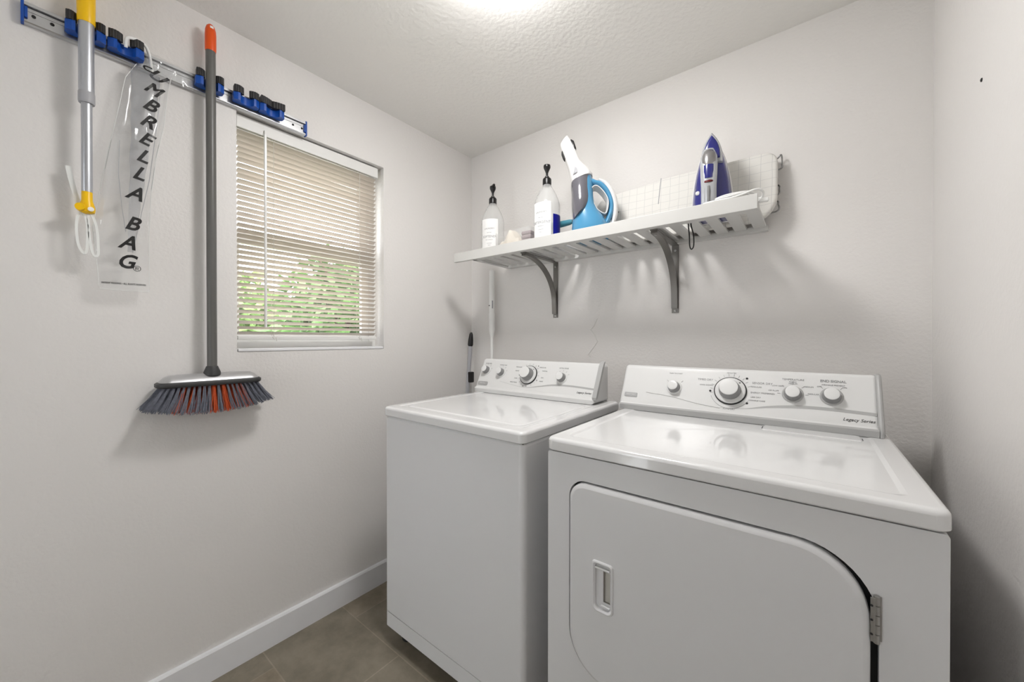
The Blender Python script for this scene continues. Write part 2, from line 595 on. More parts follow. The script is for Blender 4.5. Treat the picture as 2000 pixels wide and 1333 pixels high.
# ------------------------------------------------------------------ window blind
BX = -0.038                                             # centre plane of the blind
by0, by1 = WY0 + .008, WY1 - .022
bl = thing('window_blind', (BX, (by0 + by1) / 2, 2.02), 'ivory horizontal slatted blind hanging in the window beside the broom', 'blind')
hr = MB().box(BX - .017, BX + .017, by0, by1, 2.018, 2.052, .002)
hr.box(BX + .016, BX + .020, by0 - .002, by1 + .002, 2.003, 2.050, .001)
hr.build('headrail', M['vinyl'], bl)
sl = MB()
pitch_, n_sl = 0.0206, 38
th = math.radians(26)
for k in range(n_sl):
    zc = 1.992 - k * pitch_
    if zc < 1.228:
        break
    hw = 0.0125
    rows = []
    for j in range(5):
        u = -1 + 2 * j / 4
        crown = 0.0016 * (1 - u * u)
        x = u * hw * math.cos(th) - crown * math.sin(th)
        z = u * hw * math.sin(th) + crown * math.cos(th)
        wob = 0.0008 * math.sin(k * 1.7)
        rows.append([(BX + x, by0 + .003, zc + z + wob), (BX + x, (by0 + by1) / 2, zc + z - 0.0006), (BX + x, by1 - .003, zc + z - wob)])
    vs = [p for r in rows for p in r]
    vs2 = [(x, y, z - 0.0005) for x, y, z in vs]
    fs = []
    for j in range(4):
        for i in range(2):
            a = j * 3 + i
            fs += [(a, a + 1, a + 4, a + 3), (15 + a, 15 + a + 3, 15 + a + 4, 15 + a + 1)]
    for j in range(4):
        fs += [(j * 3, j * 3 + 3, 15 + j * 3 + 3, 15 + j * 3), (j * 3 + 2, 15 + j * 3 + 2, 15 + j * 3 + 5, j * 3 + 5)]
    fs += [(0, 15, 16, 1), (1, 16, 17, 2), (12, 13, 28, 27), (13, 14, 29, 28)]
    sl.add(vs + vs2, fs)
sl.build('slats', M['slat'], bl, 60)
MB().box(BX - .012, BX + .012, by0 + .002, by1 - .002, 1.204, 1.219, .003).build('bottom_rail', M['vinyl'], bl)
for y in (-1.104, -0.735):
    for dx in (-.013, .013):
        MB().tube([(BX + dx, y, 2.018), (BX + dx, y, 1.215)], .0009, 6).build('ladder_cord', M['cord'], bl)
    MB().tube([(BX + .012, y - .006, 1.216), (BX + .017, y, 1.205), (BX + .012, y + .008, 1.212), (BX + .015, y + .010, 1.198)], .001, 6).build('cord_end', M['cord'], bl)
wd = MB().tube([(BX + .030, -1.139, 2.005), (BX + .030, -1.139, 1.252)], .0052, 6)
wd.tube([(BX + .018, -1.139, 2.022), (BX + .026, -1.139, 2.020), (BX + .030, -1.139, 2.004)], .0025, 6)
wd.build('tilt_wand', M['wand'], bl, 20)

# ------------------------------------------------------------------ ceiling lamp
LX, LY = 0.993, -0.903
lamp = thing('ceiling_lamp', (LX, LY, ROOM_H), 'lit white glass dome lamp on the ceiling at the top edge', 'lamp')
MB().lathe([(.155, 0), (.160, -.004), (.160, -.016), (.150, -.022)], (LX, LY, ROOM_H - .0005), n=48).build('base_plate', M['white_plastic'], lamp)
prof = [(.148 * math.cos(a), -.022 - .052 * math.sin(a)) for a in [math.pi / 2 * k / 10 for k in range(11)]]
MB().lathe(prof, (LX, LY, ROOM_H), n=48).build('glass_dome', M['lamp'], lamp, 60)


# ------------------------------------------------------------------ laundry machines
def top_panel(x0, x1, y0, y1, z0, z1, rim, dip):
    """enamel top: rounded edge, flat rim, shallow dished middle"""
    def lp(ins, z, r):
        return [(x, y, z) for x, y in rrect(x0 + ins, x1 - ins, y0 + ins, y1 - ins, max(r, .004))]
    b = .010
    loops = [lp(.003, z0, .018), lp(0, z0 + .003, .02)]
    for k in range(5):
        a = math.pi / 2 * k / 4
        loops.append(lp(b * (1 - math.cos(a)), z1 - b + b * math.sin(a), .02))
    loops += [lp(rim, z1, .016), lp(rim + .004, z1 - dip * .35, .015), lp(rim + .009, z1 - dip, .013)]
    return MB().loft(loops)


CON_A, CON_B = Vector((0, -.287, .966)), Vector((0, -.226, 1.088))   # control face, bottom and top (y, z)
CON_N = Vector((0, -(CON_B.z - CON_A.z), CON_B.y - CON_A.y)).normalized()
CON_UP = (CON_B - CON_A).normalized()


def face(x, z, d=0.0):
    t = (z - CON_A.z) / (CON_B.z - CON_A.z)
    p = CON_A.lerp(CON_B, t) + CON_N * d
    return Vector((x, p.y, p.z))


def console(root, x0, x1):
    prof = [(-.300, .939), (-.302, .957), (-.297, .962), (-.287, .966)]
    prof += [(CON_B.y, CON_B.z)]
    c = Vector((CON_B.y, CON_B.z)) + Vector((.018, -.004))
    for k in range(1, 7):
        a = math.radians(155 - 75 * k / 6)
        prof.append((c.x + .019 * math.cos(a), c.y + .019 * math.sin(a)))
    prof += [(-.160, 1.098), (-.150, 1.088), (-.150, .939)]
    return MB().prism(prof, lambda y, z: (x0, y, z), lambda y, z: (x1, y, z), .013, 4).build('console', M['console'], root, 32)


def knob(con, x, z, r, big=False, ring='console'):
    p = face(x, z)
    if big:
        ring = MB().lathe([(r * 1.02, -.002), (r * 1.02, .004), (r * .97, .0055), (r * .97, .002)], p, CON_N, 48)
        ring.build('dial_ring', M['dark_gap'], con, 40)
        d = MB().lathe([(r * .955, -.002), (r * .955, .006), (r * .90, .009), (r * .70, .0095)], p, CON_N, 48)
        d.build('dial_skirt', M['console'], con, 40)
        k = MB().lathe([(r * .70, .004), (r * .69, .012), (r * .62, .034), (r * .585, .039), (r * .50, .041), (r * .3, .0405)], p, CON_N, 48)
        kk = k.build('knob', M['knob_side'], con, 40)
        MB().lathe([(r * .575, .0375), (r * .575, .041), (r * .52, .0425), (r * .1, .042)], p, CON_N, 48).build('knob_cap', M['console'], kk, 40)
        MB().box(-.0022, .0022, -.0005, .0008, -.0022, .0022, 0, 1, Matrix.Translation(face(x + r * .58, z + r * .52, .0098))).build('pointer', M['print'], con, 0)
    else:
        MB().lathe([(r * 1.22, -.002), (r * 1.22, .002), (r * 1.12, .004), (r, .004)], p, CON_N, 40).build('knob_ring', M[ring], con, 40)
        k = MB().lathe([(r, .002), (r * .97, .008), (r * .86, .022), (r * .80, .026), (r * .5, .026)], p, CON_N, 40)
        kk = k.build('knob', M['knob_side'], con, 40)
        MB().lathe([(r * .80, .0245), (r * .80, .027), (r * .70, .0285), (r * .2, .028)], p, CON_N, 40).build('knob_cap', M['console'], kk, 40)


def swoosh(con, pts, widths, m, name='trim_stripe', d=.0006):
    P = smooth_path([(x, z, 0) for x, z in pts], 8)
    W = smooth_path([(w_, 0, 0) for w_ in widths], 8)
    mb = MB()
    lo = [face(p.x, p.y - w_.x / 2, d) for p, w_ in zip(P, W)]
    hi = [face(p.x, p.y + w_.x / 2, d) for p, w_ in zip(P, W)]
    lob = [face(p.x, p.y - w_.x / 2, -.003) for p, w_ in zip(P, W)]
    hib = [face(p.x, p.y + w_.x / 2, -.003) for p, w_ in zip(P, W)]
    mb.loft([[a, b, c_, e] for a, b, c_, e in zip(lo, hi, hib, lob)])
    mb.build(name, m, con, 30)


def console_text(con, items, m, name):
    mb = MB()
    for body, size, x, z, kw in items:
        put_text(mb, body, size, face(x, z, .0004), (1, 0, 0), CON_UP, extrude=.0003, **kw)
    mb.build(name, m, con, 0, fix=False)


def ticks(con, x, z, r, a0, a1, n, m):
    mb = MB()
    for k in range(n):
        a = math.radians(a0 + (a1 - a0) * k / (n - 1))
        p0 = face(x + math.cos(a) * r, z + math.sin(a) * r * .9, .0006)
        p1 = face(x + math.cos(a) * (r + .008), z + math.sin(a) * (r + .008) * .9, .0006)
        mb.tube([p0, p1], .0005, 4)
    mb.build('scale_marks', m, con, 0)


def dots(con, pts, r=.0032):
    for x, z in pts:
        MB().lathe([(r, -.0005), (r, .0008), (r * .6, .001)], face(x, z), CON_N, 12).build('scale_dot', M['print_dark'], con, 0)


# ---- washing machine
wx0, wx1, wf_ = .337, 1.023, -.837
wa = thing('washing_machine', (.68, -.49, 0), 'white top-loading washing machine by the window wall, narrower of the two machines', 'washing machine')
cb = MB().loft([[(x, y, z) for x, y in rrect(wx0 + i, wx1 - i, wf_ + i, -.15, (.018, .018, .01, .01))] for i, z in ((0, .129), (0, .893), (.002, .899), (.006, .902))])
cab = cb.build('cabinet', M['enamel_front'], wa)
MB().loft([[(x, y, z) for x, y in rrect(wx0, wx1, wf_, -.15, (.018, .018, .01, .01))] for z in (.070, .1265)]).build('kick_panel', M['enamel_front'], wa)
MB().box(wx0 + .006, wx1 - .006, wf_ + .006, -.16, .12, .135).build('panel_seam', M['dark_gap'], wa, 0)
MB().box(wx0 + .008, wx1 - .008, wf_ + .008, -.16, .895, .908).build('top_seal', M['dark_gap'], wa, 0)
top_panel(wx0 - .003, wx1 + .004, wf_ - .007, -.145, .904, .9395, .036, .0022).build('top_panel', M['enamel'], wa)
lid = MB()
lz = .9375
lid.loft([[(x, y, z) for x, y in rrect(wx0 + .052 + i, wx1 - .052 - i, wf_ + .058 + i, -.332 - i, .03)] for i, z in ((0, lz), (.004, lz + .0022), (.010, lz + .0028))])
lid.build('lid', M['enamel'], wa)
for fx in (wx0 + .06, wx1 - .06):
    for fy in (wf_ + .07, -.21):
        MB().lathe([(.026, 0), (.026, .012), (.012, .016), (.012, .072)], (fx, fy, 0), n=20).build('foot', M['dark_gap'], wa)
con = console(wa, .307, .978)
knob(con, .352, 1.045, .0205)
knob(con, .452, 1.039, .0205)
knob(con, .622, 1.036, .046, True)
knob(con, .803, 1.034, .0215)
ec = MB()
ecp = [(-.318, .957), (-.312, .951), (-.222, 1.097), (-.210, 1.112), (-.230, 1.100)]
ec.prism([(-.296, .958), (-.299, .968), (-.236, 1.092), (-.222, 1.109), (-.205, 1.113), (-.214, 1.098), (-.284, .962)],
         lambda y, z: (.970, y, z), lambda y, z: (.990, y, z), .003, 2)
ec.build('end_trim', M['console_grey'], con)
bd = MB().plate(rrect(.322, .386, .9725, .990, .006), [], lambda x, z: face(x, z, .003), lambda x, z: face(x, z, -.002)).build('badge', M['badge'], con, 0)
mb = MB()
put_text(mb, 'MAYTAG', .009, face(.354, .981, .0034), (1, 0, 0), CON_UP, extrude=.0003)
mb.build('badge_lettering', M['console'], bd, 0, fix=False)
swoosh(con, [(.46, .998), (.54, .987), (.62, .980), (.70, .991), (.77, 1.001), (.86, 1.003), (.968, .998)], [.0005, .0008, .0015, .004, .0065, .007, .007], M['console_grey'])
g = {}
console_text(con, [('LOAD SIZE', .0085, .352, 1.079, g), ('TEMPERATURE', .007, .452, 1.075, g), ('REGULAR', .008, .553, 1.070, g), ('HEAVY', .007, .548, 1.052, g),
                   ('DELICATE', .008, .690, 1.073, g), ('NORMAL', .007, .706, 1.058, g), ('EXTRA RINSE', .008, .803, 1.075, g), ('PERM PRESS', .008, .545, .999, g),
                   ('SOAK', .007, .552, 1.018, g), ('SPIN', .007, .701, 1.028, g), ('KNITS', .007, .700, 1.012, g), ('OFF', .007, .622, .986, g)], M['print'], 'control_lettering')
console_text(con, [('Legacy Series', .0125, .925, .981, dict(shear=.35))], M['print_dark'], 'model_lettering')
ticks(con, .352, 1.045, .029, 20, 160, 5, M['print'])
ticks(con, .452, 1.039, .029, 20, 160, 5, M['print'])
ticks(con, .622, 1.036, .051, -60, 240, 16, M['print'])
ticks(con, .803, 1.034, .030, 30, 150, 5, M['print'])
dots(con, [(.568, 1.032), (.664, 1.079), (.675, 1.014), (.606, .986)], .0022)

# ---- clothes dryer
dx0, dx1, df = 1.102, 1.839, -.830
dr = thing('clothes_dryer', (1.47, -.49, 0), 'white front-loading dryer beside the right wall, with a big hinged door', 'dryer')
dl, dR, dB, dT = 1.168, 1.760, .336, .8405
hole = rrect(dl, dR, dB, dT, (.115, .10, .115, .048), 12)
body = MB()
body.plate([(x, z) for x, z in rrect(dx0, dx1, .07, .902, .006, 4)], [hole], lambda x, z: (x, df, z), lambda x, z: (x, df + .016, z))
body.loft([[(x, y, z) for x, z in rrect(dx0, dx1, .07, .902, .006, 4)] for y in (df + .0155, -.15)], False, True)
body.plate(rrect(dl - .02, dR + .02, dB - .02, dT + .02, .1, 6), [], lambda x, z: (x, df + .022, z), lambda x, z: (x, df + .03, z))
dcab = body.build('cabinet', M['enamel_front'], dr)
MB().plate(rrect(dl - .01, dR + .01, dB - .01, dT + .01, (.115, .10, .115, .05), 10), [], lambda x, z: (x, df + .0165, z), lambda x, z: (x, df + .0215, z)).build('door_seal', M['dark_gap'], dr, 0)
MB().box(dx0 + .008, dx1 - .008, df + .008, -.16, .895, .909).build('top_seal', M['dark_gap'], dr, 0)
top_panel(dx0 - .002, dx1 + .003, df - .008, -.145, .906, .9405, .042, .0022).build('top_panel', M['enamel'], dr)
for fx in (dx0 + .06, dx1 - .06):
    for fy in (df + .07, -.21):
        MB().lathe([(.026, 0), (.026, .012), (.012, .016), (.012, .072)], (fx, fy, 0), n=20).build('foot', M['dark_gap'], dr)
# door: domed slab with a finger pull let into it
g1, gR = .0048, .011
pull = rrect(1.241, 1.293, .531, .654, (.012, .012, .008, .008), 5)


def dloop(i, y):
    return [(x, y, z) for x, z in rrect(dl + g1 + i, dR - gR - i, dB + g1 + i, dT - g1 - i, (max(.112 - i, .02), max(.095 - i, .02), max(.108 - i, .02), max(.044 - i, .012)), 12)]


dm = MB()
dm.loft([dloop(0, df + .014), dloop(0, df - .002), dloop(.0015, df - .006), dloop(.005, df - .0085), dloop(.010, df - .0095)], True, False)
dm.plate([(p[0], p[2]) for p in dloop(.010, 0)], [pull], lambda x, z: (x, df - .0095, z), lambda x, z: (x, df + .010, z))
door = dm.build('door', M['enamel_front'], dr, 30)
pm = MB()
# raised lips above and below, a recessed plate and a narrow finger slot
pm.loft([[(x, y, z) for x, z in rrect(1.239 + i, 1.295 - i, .529 + i, .656 - i, (.012, .012, .008, .008), 5)] for i, y in ((0, df - .0085), (.001, df - .0125), (.004, df - .0135), (.0075, df - .0105), (.0085, df - .004))], False, False)
slot = rrect(1.268, 1.288, .552, .634, .002, 3)
pm.plate([(x, z) for x, z in rrect(1.2475, 1.2865 + .0, .5375, .6475, (.008, .008, .005, .005), 5)], [rrect(1.266, 1.285, .553, .631, .002, 3)], lambda x, z: (x, df - .004, z), lambda x, z: (x, df - .001, z))
hd = pm.build('handle', M['enamel_front'], door, 30)
MB().box(1.240, 1.294, df + .004, df + .008, .53, .655).build('finger_slot', M['cord'], hd, 0)
MB().box(1.2475, 1.2865, df - .0125, df - .008, .636, .641, .0015).build('lip', M['enamel'], hd)
MB().box(1.262, 1.2865, df - .0105, df - .004, .545, .549, .0015).build('lip', M['enamel'], hd)
# hinge
hg = MB()
hz0, hz1 = .697, .777
for k in range(5):
    hg.lathe([(.0042, hz0 + k * .016 + .0006), (.0042, hz0 + (k + 1) * .016 - .0006)], (dR - .004, df - .006, 0), n=12)
hinge = hg.build('hinge', M['steel'], dr)
MB().box(dR - .0120, dR - .006, df - .0105, df - .008, hz0 + .003, hz1 - .003, .0008).build('hinge_leaf', M['steel'], hinge)
MB().box(dR - .002, dR + .003, df - .0028, df + .001, hz0 + .003, hz1 - .003, .0008).build('hinge_leaf', M['steel'], hinge)
for k in range(3):
    MB().lathe([(.0018, -.002), (.0018, .0012), (.001, .0016)], (dR - .0105, df - .0105, hz0 + .016 + k * .024), (0, -1, 0), 10).build('screw', M['dark_gap'], hinge)
# lint filter lid on the top
ll = MB().loft([[(x, y, z) for x, y in rrect(1.556 + i, 1.776 - i, -.372 + i, -.304, .006)] for i, z in ((0, .9375), (0, .9398), (.003, .9408))])
lint = ll.build('lint_lid', M['enamel'], dr)
MB().box(1.5535, 1.5555, -.352, -.318, .938, .9389).build('lint_gap', M['dark_gap'], lint, 0)
MB().box(1.7775, 1.7792, -.352, -.330, .938, .9389).build('lint_gap', M['dark_gap'], lint, 0)
dcon = console(dr, 1.082, 1.820)
knob(dcon, 1.278, 1.030, .0215)
knob(dcon, 1.457, 1.032, .0475, True)
knob(dcon, 1.626, 1.036, .0225, ring='console_grey')
knob(dcon, 1.718, 1.037, .0225, ring='console_grey')
MB().prism([(-.304, .941), (-.304, .960), (-.297, .970), (-.2345, 1.086), (-.222, 1.1035), (-.205, 1.1075), (-.160, 1.1015), (-.148, 1.085), (-.148, .941)],
           lambda y, z: (1.814, y, z), lambda y, z: (1.827, y, z), .006, 3).build('end_trim', M['console_grey'], dcon)
MB().prism([(-.3035, .941), (-.3055, .9585), (-.300, .963), (-.295, .961), (-.295, .941)], lambda y, z: (1.092, y, z), lambda y, z: (1.815, y, z)).build('lower_trim', M['console_grey'], dcon)
bd = MB().plate(rrect(1.100, 1.148, .986, 1.000, .002), [], lambda x, z: face(x, z, .003), lambda x, z: face(x, z, -.002)).build('badge', M['badge'], dcon, 0)
mb = MB()
put_text(mb, 'MAYTAG', .0085, face(1.124, .993, .0034), (1, 0, 0), CON_UP, extrude=.0003)
mb.build('badge_lettering', M['console'], bd, 0, fix=False)
swoosh(dcon, [(1.18, 1.006), (1.27, 1.001), (1.36, .985), (1.43, .976)], [.001, .006, .0045, .001], M['console'], 'raised_crease', .0022)
swoosh(dcon, [(1.43, .977), (1.50, .981), (1.56, .992), (1.63, 1.000), (1.71, 1.002), (1.813, .998)], [.0006, .0015, .0055, .008, .0082, .0082], M['console_grey'])
console_text(dcon, [('PUSH TO START', .0062, 1.278, 1.079, g), ('TIMED DRY', .0095, 1.378, 1.064, g), ('COOL DOWN', .0065, 1.383, 1.046, g), ('MINUTES', .007, 1.457, 1.090, g),
                    ('AUTO DRY', .007, 1.457, .975, g), ('SENSOR DRY', .0095, 1.546, 1.062, g), ('REGULAR', .007, 1.530, 1.050, g),
                    ('ENERGY PREFERRED', .0072, 1.548, 1.032, g), ('LESS DRY', .0068, 1.530, 1.018, g), ('WRINKLE CARE', .0065, 1.533, 1.008, g),
                    ('TEMPERATURE', .0085, 1.626, 1.079, g), ('FABRIC', .006, 1.626, 1.072, g), ('MEDIUM', .0058, 1.626, 1.067, g), ('LOW HEAT', .0062, 1.588, 1.058, g), ('MEDIUM', .0062, 1.665, 1.060, g),
                    ('AIR FLUFF', .0062, 1.577, 1.043, g), ('REGULAR', .0062, 1.676, 1.040, g), ('END SIGNAL', .0105, 1.722, 1.080, dict(bold=.0003)),
                    ('WRINKLE PREVENT', .0062, 1.722, 1.069, g), ('OFF', .0062, 1.690, 1.063, g), ('ON', .0062, 1.748, 1.064, g)], M['print'], 'control_lettering')
console_text(dcon, [('Legacy Series', .0125, 1.775, .979, dict(shear=.35))], M['print_dark'], 'model_lettering')
ticks(dcon, 1.457, 1.032, .053, 20, 190, 12, M['print'])
ticks(dcon, 1.626, 1.036, .031, 0, 180, 5, M['print'])
ticks(dcon, 1.718, 1.037, .031, 50, 130, 2, M['print'])
ticks(dcon, 1.278, 1.030, .031, 45, 135, 2, M['print'])
dots(dcon, [(1.397, 1.028), (1.503, 1.075), (1.507, .998)], .0036)
ar = MB()
ar.tube([face(1.457 + .060 * math.cos(math.radians(a)), 1.032 + .055 * math.sin(math.radians(a)), .0005) for a in range(200, 331, 10)], .0006, 4)
ar.build('scale_arc', M['print'], dcon, 0)

# ------------------------------------------------------------------ wall shelf with brackets
sh = thing('wall_shelf', (.9, 0, 1.612), 'white slatted wall shelf on grey brackets above the two machines', 'shelf')
sz0, sz1 = 1.612, 1.630
MB().box(.211, 1.541, -.347, -.329, 1.604, 1.650, .0015).build('front_board', M['shelf'], sh)
fr = MB()
fr.box(.300, 1.541, -.329, -.282, sz0, sz1, .001)
fr.box(.318, 1.545, -.030, -.0005, sz0 - .003, sz1 - .001, .001)
fr.box(.300, .318, -.329, -.0005, sz0, sz1, .001)
fr.build('rail_frame', M['shelf'], sh)
slm = MB()
pt = .0609
x = .332 + .0109
k = 0
while x < 1.53:
    x1_ = min(x + pt - .0215, 1.541)
    slm.box(x, x1_, -.2835, -.029, sz1 - .009, sz1, .001, 1)
    x += pt
slm.box(.316, .324, -.2835, -.029, sz1 - .009, sz1, .001, 1)
slm.build('slats', M['shelf'], sh)
for bx in (.617, 1.214):
    br = MB()
    br.box(bx - .014, bx + .014, -.005, -.0006, 1.319, 1.6115, .001)                     # wall bar
    br.box(bx - .014, bx + .014, -.292, -.0006, 1.6075, 1.6115, .001)                    # top arm
    bo = br.build('bracket', M['bracket'], sh, label='grey metal shelf bracket with curved brace')
    path = []
    for q in range(15):
        a = math.pi / 2 * q / 14
        path.append((bx, -.016 - .250 * (1 - math.sin(a)) , 1.602 - .215 * (1 - math.cos(a))))
    path = [(bx, -.286, 1.6035), (bx, -.275, 1.6025)] + path + [(bx, -.014, 1.36), (bx, -.013, 1.338)]
    cv = MB().ribbon(path, .024, .011, (1, 0, 0))
    cv.build('curved_brace', M['bracket'], bo, 40)
    for z in (1.586, 1.328):
        MB().lathe([(.0052, 0), (.0048, .0022), (.002, .003)], (bx, -.005, z), (0, -1, 0), 12).build('screw', M['steel'], bo)
    MB().lathe([(.0050, 0), (.0046, .0020), (.002, .0028)], (bx, -.268, 1.5965), (0, -.2, -1), 12).build('screw', M['steel'], bo)


# ------------------------------------------------------------------ pump bottles
def bend_label(mb, r, cx, cy, z0, z1, a0, a1, n=16):
    lo, hi, lo2, hi2 = [], [], [], []
    for k in range(n + 1):
        a = a0 + (a1 - a0) * k / n
        for lst, z, rr in ((lo, z0, r), (hi, z1, r), (lo2, z0, r - .0006), (hi2, z1, r - .0006)):
            lst.append((cx + rr * math.sin(a), cy - rr * math.cos(a), z))
    mb.loft([[a, b, c, d] for a, b, c, d in zip(lo, hi, hi2, lo2)])


def bend_text(mb, body, size, r, cx, cy, z, ac, **kw):
    vs, fs = text_verts(body, size, **kw)
    mb.add([(cx + (r + w_) * math.sin(ac + u / r), cy - (r + w_) * math.cos(ac + u / r), z + v) for u, v, w_ in vs], fs)


def pump_bottle(cx, cy, turn, label, words, tint_level, back, spout):
    z = sz1
    b = thing('pump_bottle', (cx, cy, z), label, 'bottle', 'clear pump bottles on the shelf')
    R = .060
    prof = [(.010, .0015), (R - .006, 0), (R - .001, .003), (R, .010), (R, .186), (R - .0015, .200), (R - .006, .218), (R - .014, .240), (R - .025, .262), (R - .035, .278), (.0195, .288), (.0175, .293), (.0175, .300)]
    MB().lathe(prof, (cx, cy, z), n=40).build('bottle_body', M['bottle'], b, 50)
    L = MB()
    bend_label(L, R + .0009, cx, cy, z + .022, z + .196, turn - .78, turn + .78)
    lb = L.build('front_label', M['label'], b, 50)
    t = MB()
    for s_, zz, body in words:
        bend_text(t, body, s_, R + .0013, cx, cy, z + zz, turn, extrude=.0002)
    t.build('label_lettering', M['print'], lb, 0, fix=False)
    if back:
        L2 = MB()
        bend_label(L2, R + .0009, cx, cy, z + .018, z + .142, turn + .95, turn + 2.4)
        L2.build('back_label', M['navy'], b, 50)
    cap = MB().lathe([(.0195, .290), (.0205, .293), (.0205, .316), (.017, .322), (.010, .326), (.010, .330)], (cx, cy, z), n=24)
    cp = cap.build('cap', M['black'], b)
    MB().tube([(cx, cy, z + .02), (cx, cy, z + .29)], .003, 8).build('dip_tube', M['frost'], b)
    pm_ = MB()
    pm_.lathe([(.0055, .326), (.0055, .346), (.009, .356), (.0150, .368), (.0165, .375), (.0155, .383), (.008, .387)], (cx, cy, z), n=20)
    sx, sy = math.sin(spout), -math.cos(spout)
    pm_.tube([(cx, cy, z + .379), (cx + sx * .018, cy + sy * .018, z + .381), (cx + sx * .034, cy + sy * .034, z + .379), (cx + sx * .040, cy + sy * .040, z + .373)], [.0095, .0085, .0065, .005], 12)
    pm_.build('pump_head', M['black'], b)
    return b


pump_bottle(.347, -.195, .40, 'clear pump bottle at the left end of the shelf, label ending in ENER', [(.012, .145, 'LAUNDRY'), (.0165, .104, 'SOFTENER'), (.0055, .088, 'fabric conditioner'), (.006, .125, 'fresh linen'), (.005, .060, '950 ml'), (.005, .070, 'concentrated')], .5, False, .9)
pump_bottle(.706, -.225, .10, 'clear pump bottle with dark blue strip, between the cloths and handheld vacuum', [(.012, .150, 'LAUNDRY'), (.0165, .104, 'DETERGENT'), (.0055, .088, 'hypoallergenic'), (.006, .126, 'fresh linen'), (.005, .060, '950 ml'), (.005, .072, 'concentrated')], .5, True, -2.6)

# ------------------------------------------------------------------ clear box with folded cloths
bx0, bx1, by0_, by1_ = .420, .636, -.262, -.142
ab = thing('clear_box', ((bx0 + bx1) / 2, (by0_ + by1_) / 2, sz1), 'low clear plastic box of cloths between the two pump bottles', 'box')
tb = MB()
outer = rrect(bx0, bx1, by0_, by1_, .008, 4)
inner = rrect(bx0 + .002, bx1 - .002, by0_ + .002, by1_ - .002, .007, 4)
tb.plate(outer, [inner], lambda x, y: (x, y, sz1 + .002), lambda x, y: (x, y, sz1 + .108))
tb.build('box_wall', M['acrylic'], ab)
MB().plate(outer, [], lambda x, y: (x, y, sz1 + .0003), lambda x, y: (x, y, sz1 + .002)).build('box_base', M['acrylic'], ab)


def cloth(cx, cy, hx, hy, z0, h, seed, m, label, group=None):
    mb = MB()
    n1, n2 = 18, 10
    vs, fs = [], []
    for side in (0, 1):
        for i in range(n1 + 1):
            for j in range(n2 + 1):
                u, v = i / n1 * 2 - 1, j / n2 * 2 - 1
                e = (1 - abs(u) ** 6) * (1 - abs(v) ** 6)
                nz = noise.noise(Vector((u * 1.6 + seed, v * 1.3, seed))) * .5 + .35 * math.sin(u * 5 + seed)
                zz = z0 if side == 0 else z0 + max(.0006, h * (.55 + .45 * nz) * (.25 + .75 * e))
                vs.append((cx + u * hx, cy + v * hy, zz))
    N = (n1 + 1) * (n2 + 1)
    for i in range(n1):
        for j in range(n2):
            a = i * (n2 + 1) + j
            fs += [(a, a + 1, a + n2 + 2, a + n2 + 1), (N + a, N + a + n2 + 1, N + a + n2 + 2, N + a + 1)]
    for i in range(n1):
        a, b_ = i * (n2 + 1), i * (n2 + 1) + n2
        fs += [(a, a + n2 + 1, N + a + n2 + 1, N + a), (b_, N + b_, N + b_ + n2 + 1, b_ + n2 + 1)]
    for j in range(n2):
        a, b_ = j, n1 * (n2 + 1) + j
        fs += [(a, N + a, N + a + 1, a + 1), (b_, b_ + 1, N + b_ + 1, N + b_)]
    mb.add(vs, fs)
    return tag(mb.build('folded_cloth', m, None, 70), label, 'cloth', group)


cloth(.497, -.202, .070, .052, sz1 + .0024, .165, 1.3, M['cloth'], 'crumpled cream cloth filling the clear box on the shelf')
for k in range(5):
    mb = MB().box(.574, .630, -.250, -.154, sz1 + .0026 + k * .0185, sz1 + .0026 + k * .0185 + .0175, .006, 3)
    o = mb.build('folded_cloth', M['cloth_grey'], None, 50)
    names = ['bottom', 'second from bottom', 'middle', 'second from top', 'topmost']
    tag(o, 'mauve grey folded cloth in the clear box, %s of its stack' % names[k], 'cloth', 'grey folded cloths in the clear box')

# ------------------------------------------------------------------ handheld vacuum
VO = Vector((.924, -.205, sz1))
VR = Vector((math.cos(math.radians(30)), math.sin(math.radians(30)), 0))
VD = Vector((-VR.y, VR.x, 0))
VK = 1.0 / 449


def vp(u, v, d=0.0):
    """vacuum drawing units to a point: u right, v up, d depth, all in 1/449 m"""
    return VO + VR * (u * VK) + Vector((0, 0, v * VK)) + VD * (d * VK)


def vloft(mb, st, n=28, sq=2.4, cap0=True, cap1=True):
    """st: (u, v, half width, half depth, tilt)"""
    loops = []
    for u, v, hw, hd, tl_ in st:
        lp = []
        for k in range(n):
            a = 2 * math.pi * k / n
            c_, s_ = math.cos(a), math.sin(a)
            cc = math.copysign(abs(c_) ** (2 / sq), c_) * hw
            ss = math.copysign(abs(s_) ** (2 / sq), s_) * hd
            lp.append(vp(u + cc * math.cos(tl_), v + cc * math.sin(tl_), ss))
        loops.append(lp)
    return mb.loft(loops, cap0, cap1)


va = thing('handheld_vacuum', VO, 'blue and white handheld vacuum standing nozzle up on the shelf', 'vacuum')
vb = MB()
vloft(vb, [(-3, 0, 33, 34, 0), (-3, 4, 35, 36, 0), (-4, 24, 35, 36, .05), (-8, 40, 30, 34, .15), (-13, 52, 24.5, 32, .2), (-16, 64, 21.5, 29, .22), (-17, 80, 20, 26, .25), (-17, 100, 19.5, 24, .3), (-19, 118, 19, 22, .34)])
vbo = vb.build('motor_body', M['vac_blue'], va, 60)
bw = MB()
vloft(bw, [(-22.5, 49, 16, 31, .75), (-22, 51, 19.5, 35.5, .75), (-22, 63, 18.5, 36.5, .45), (-22, 76, 18, 34.5, .25), (-22.5, 95, 17.5, 31, .25), (-23, 109, 18.5, 28, .3), (-22, 119, 19.5, 25, .34)])
bw.build('dust_bowl', M['vac_smoke'], va, 60)
nz = MB()
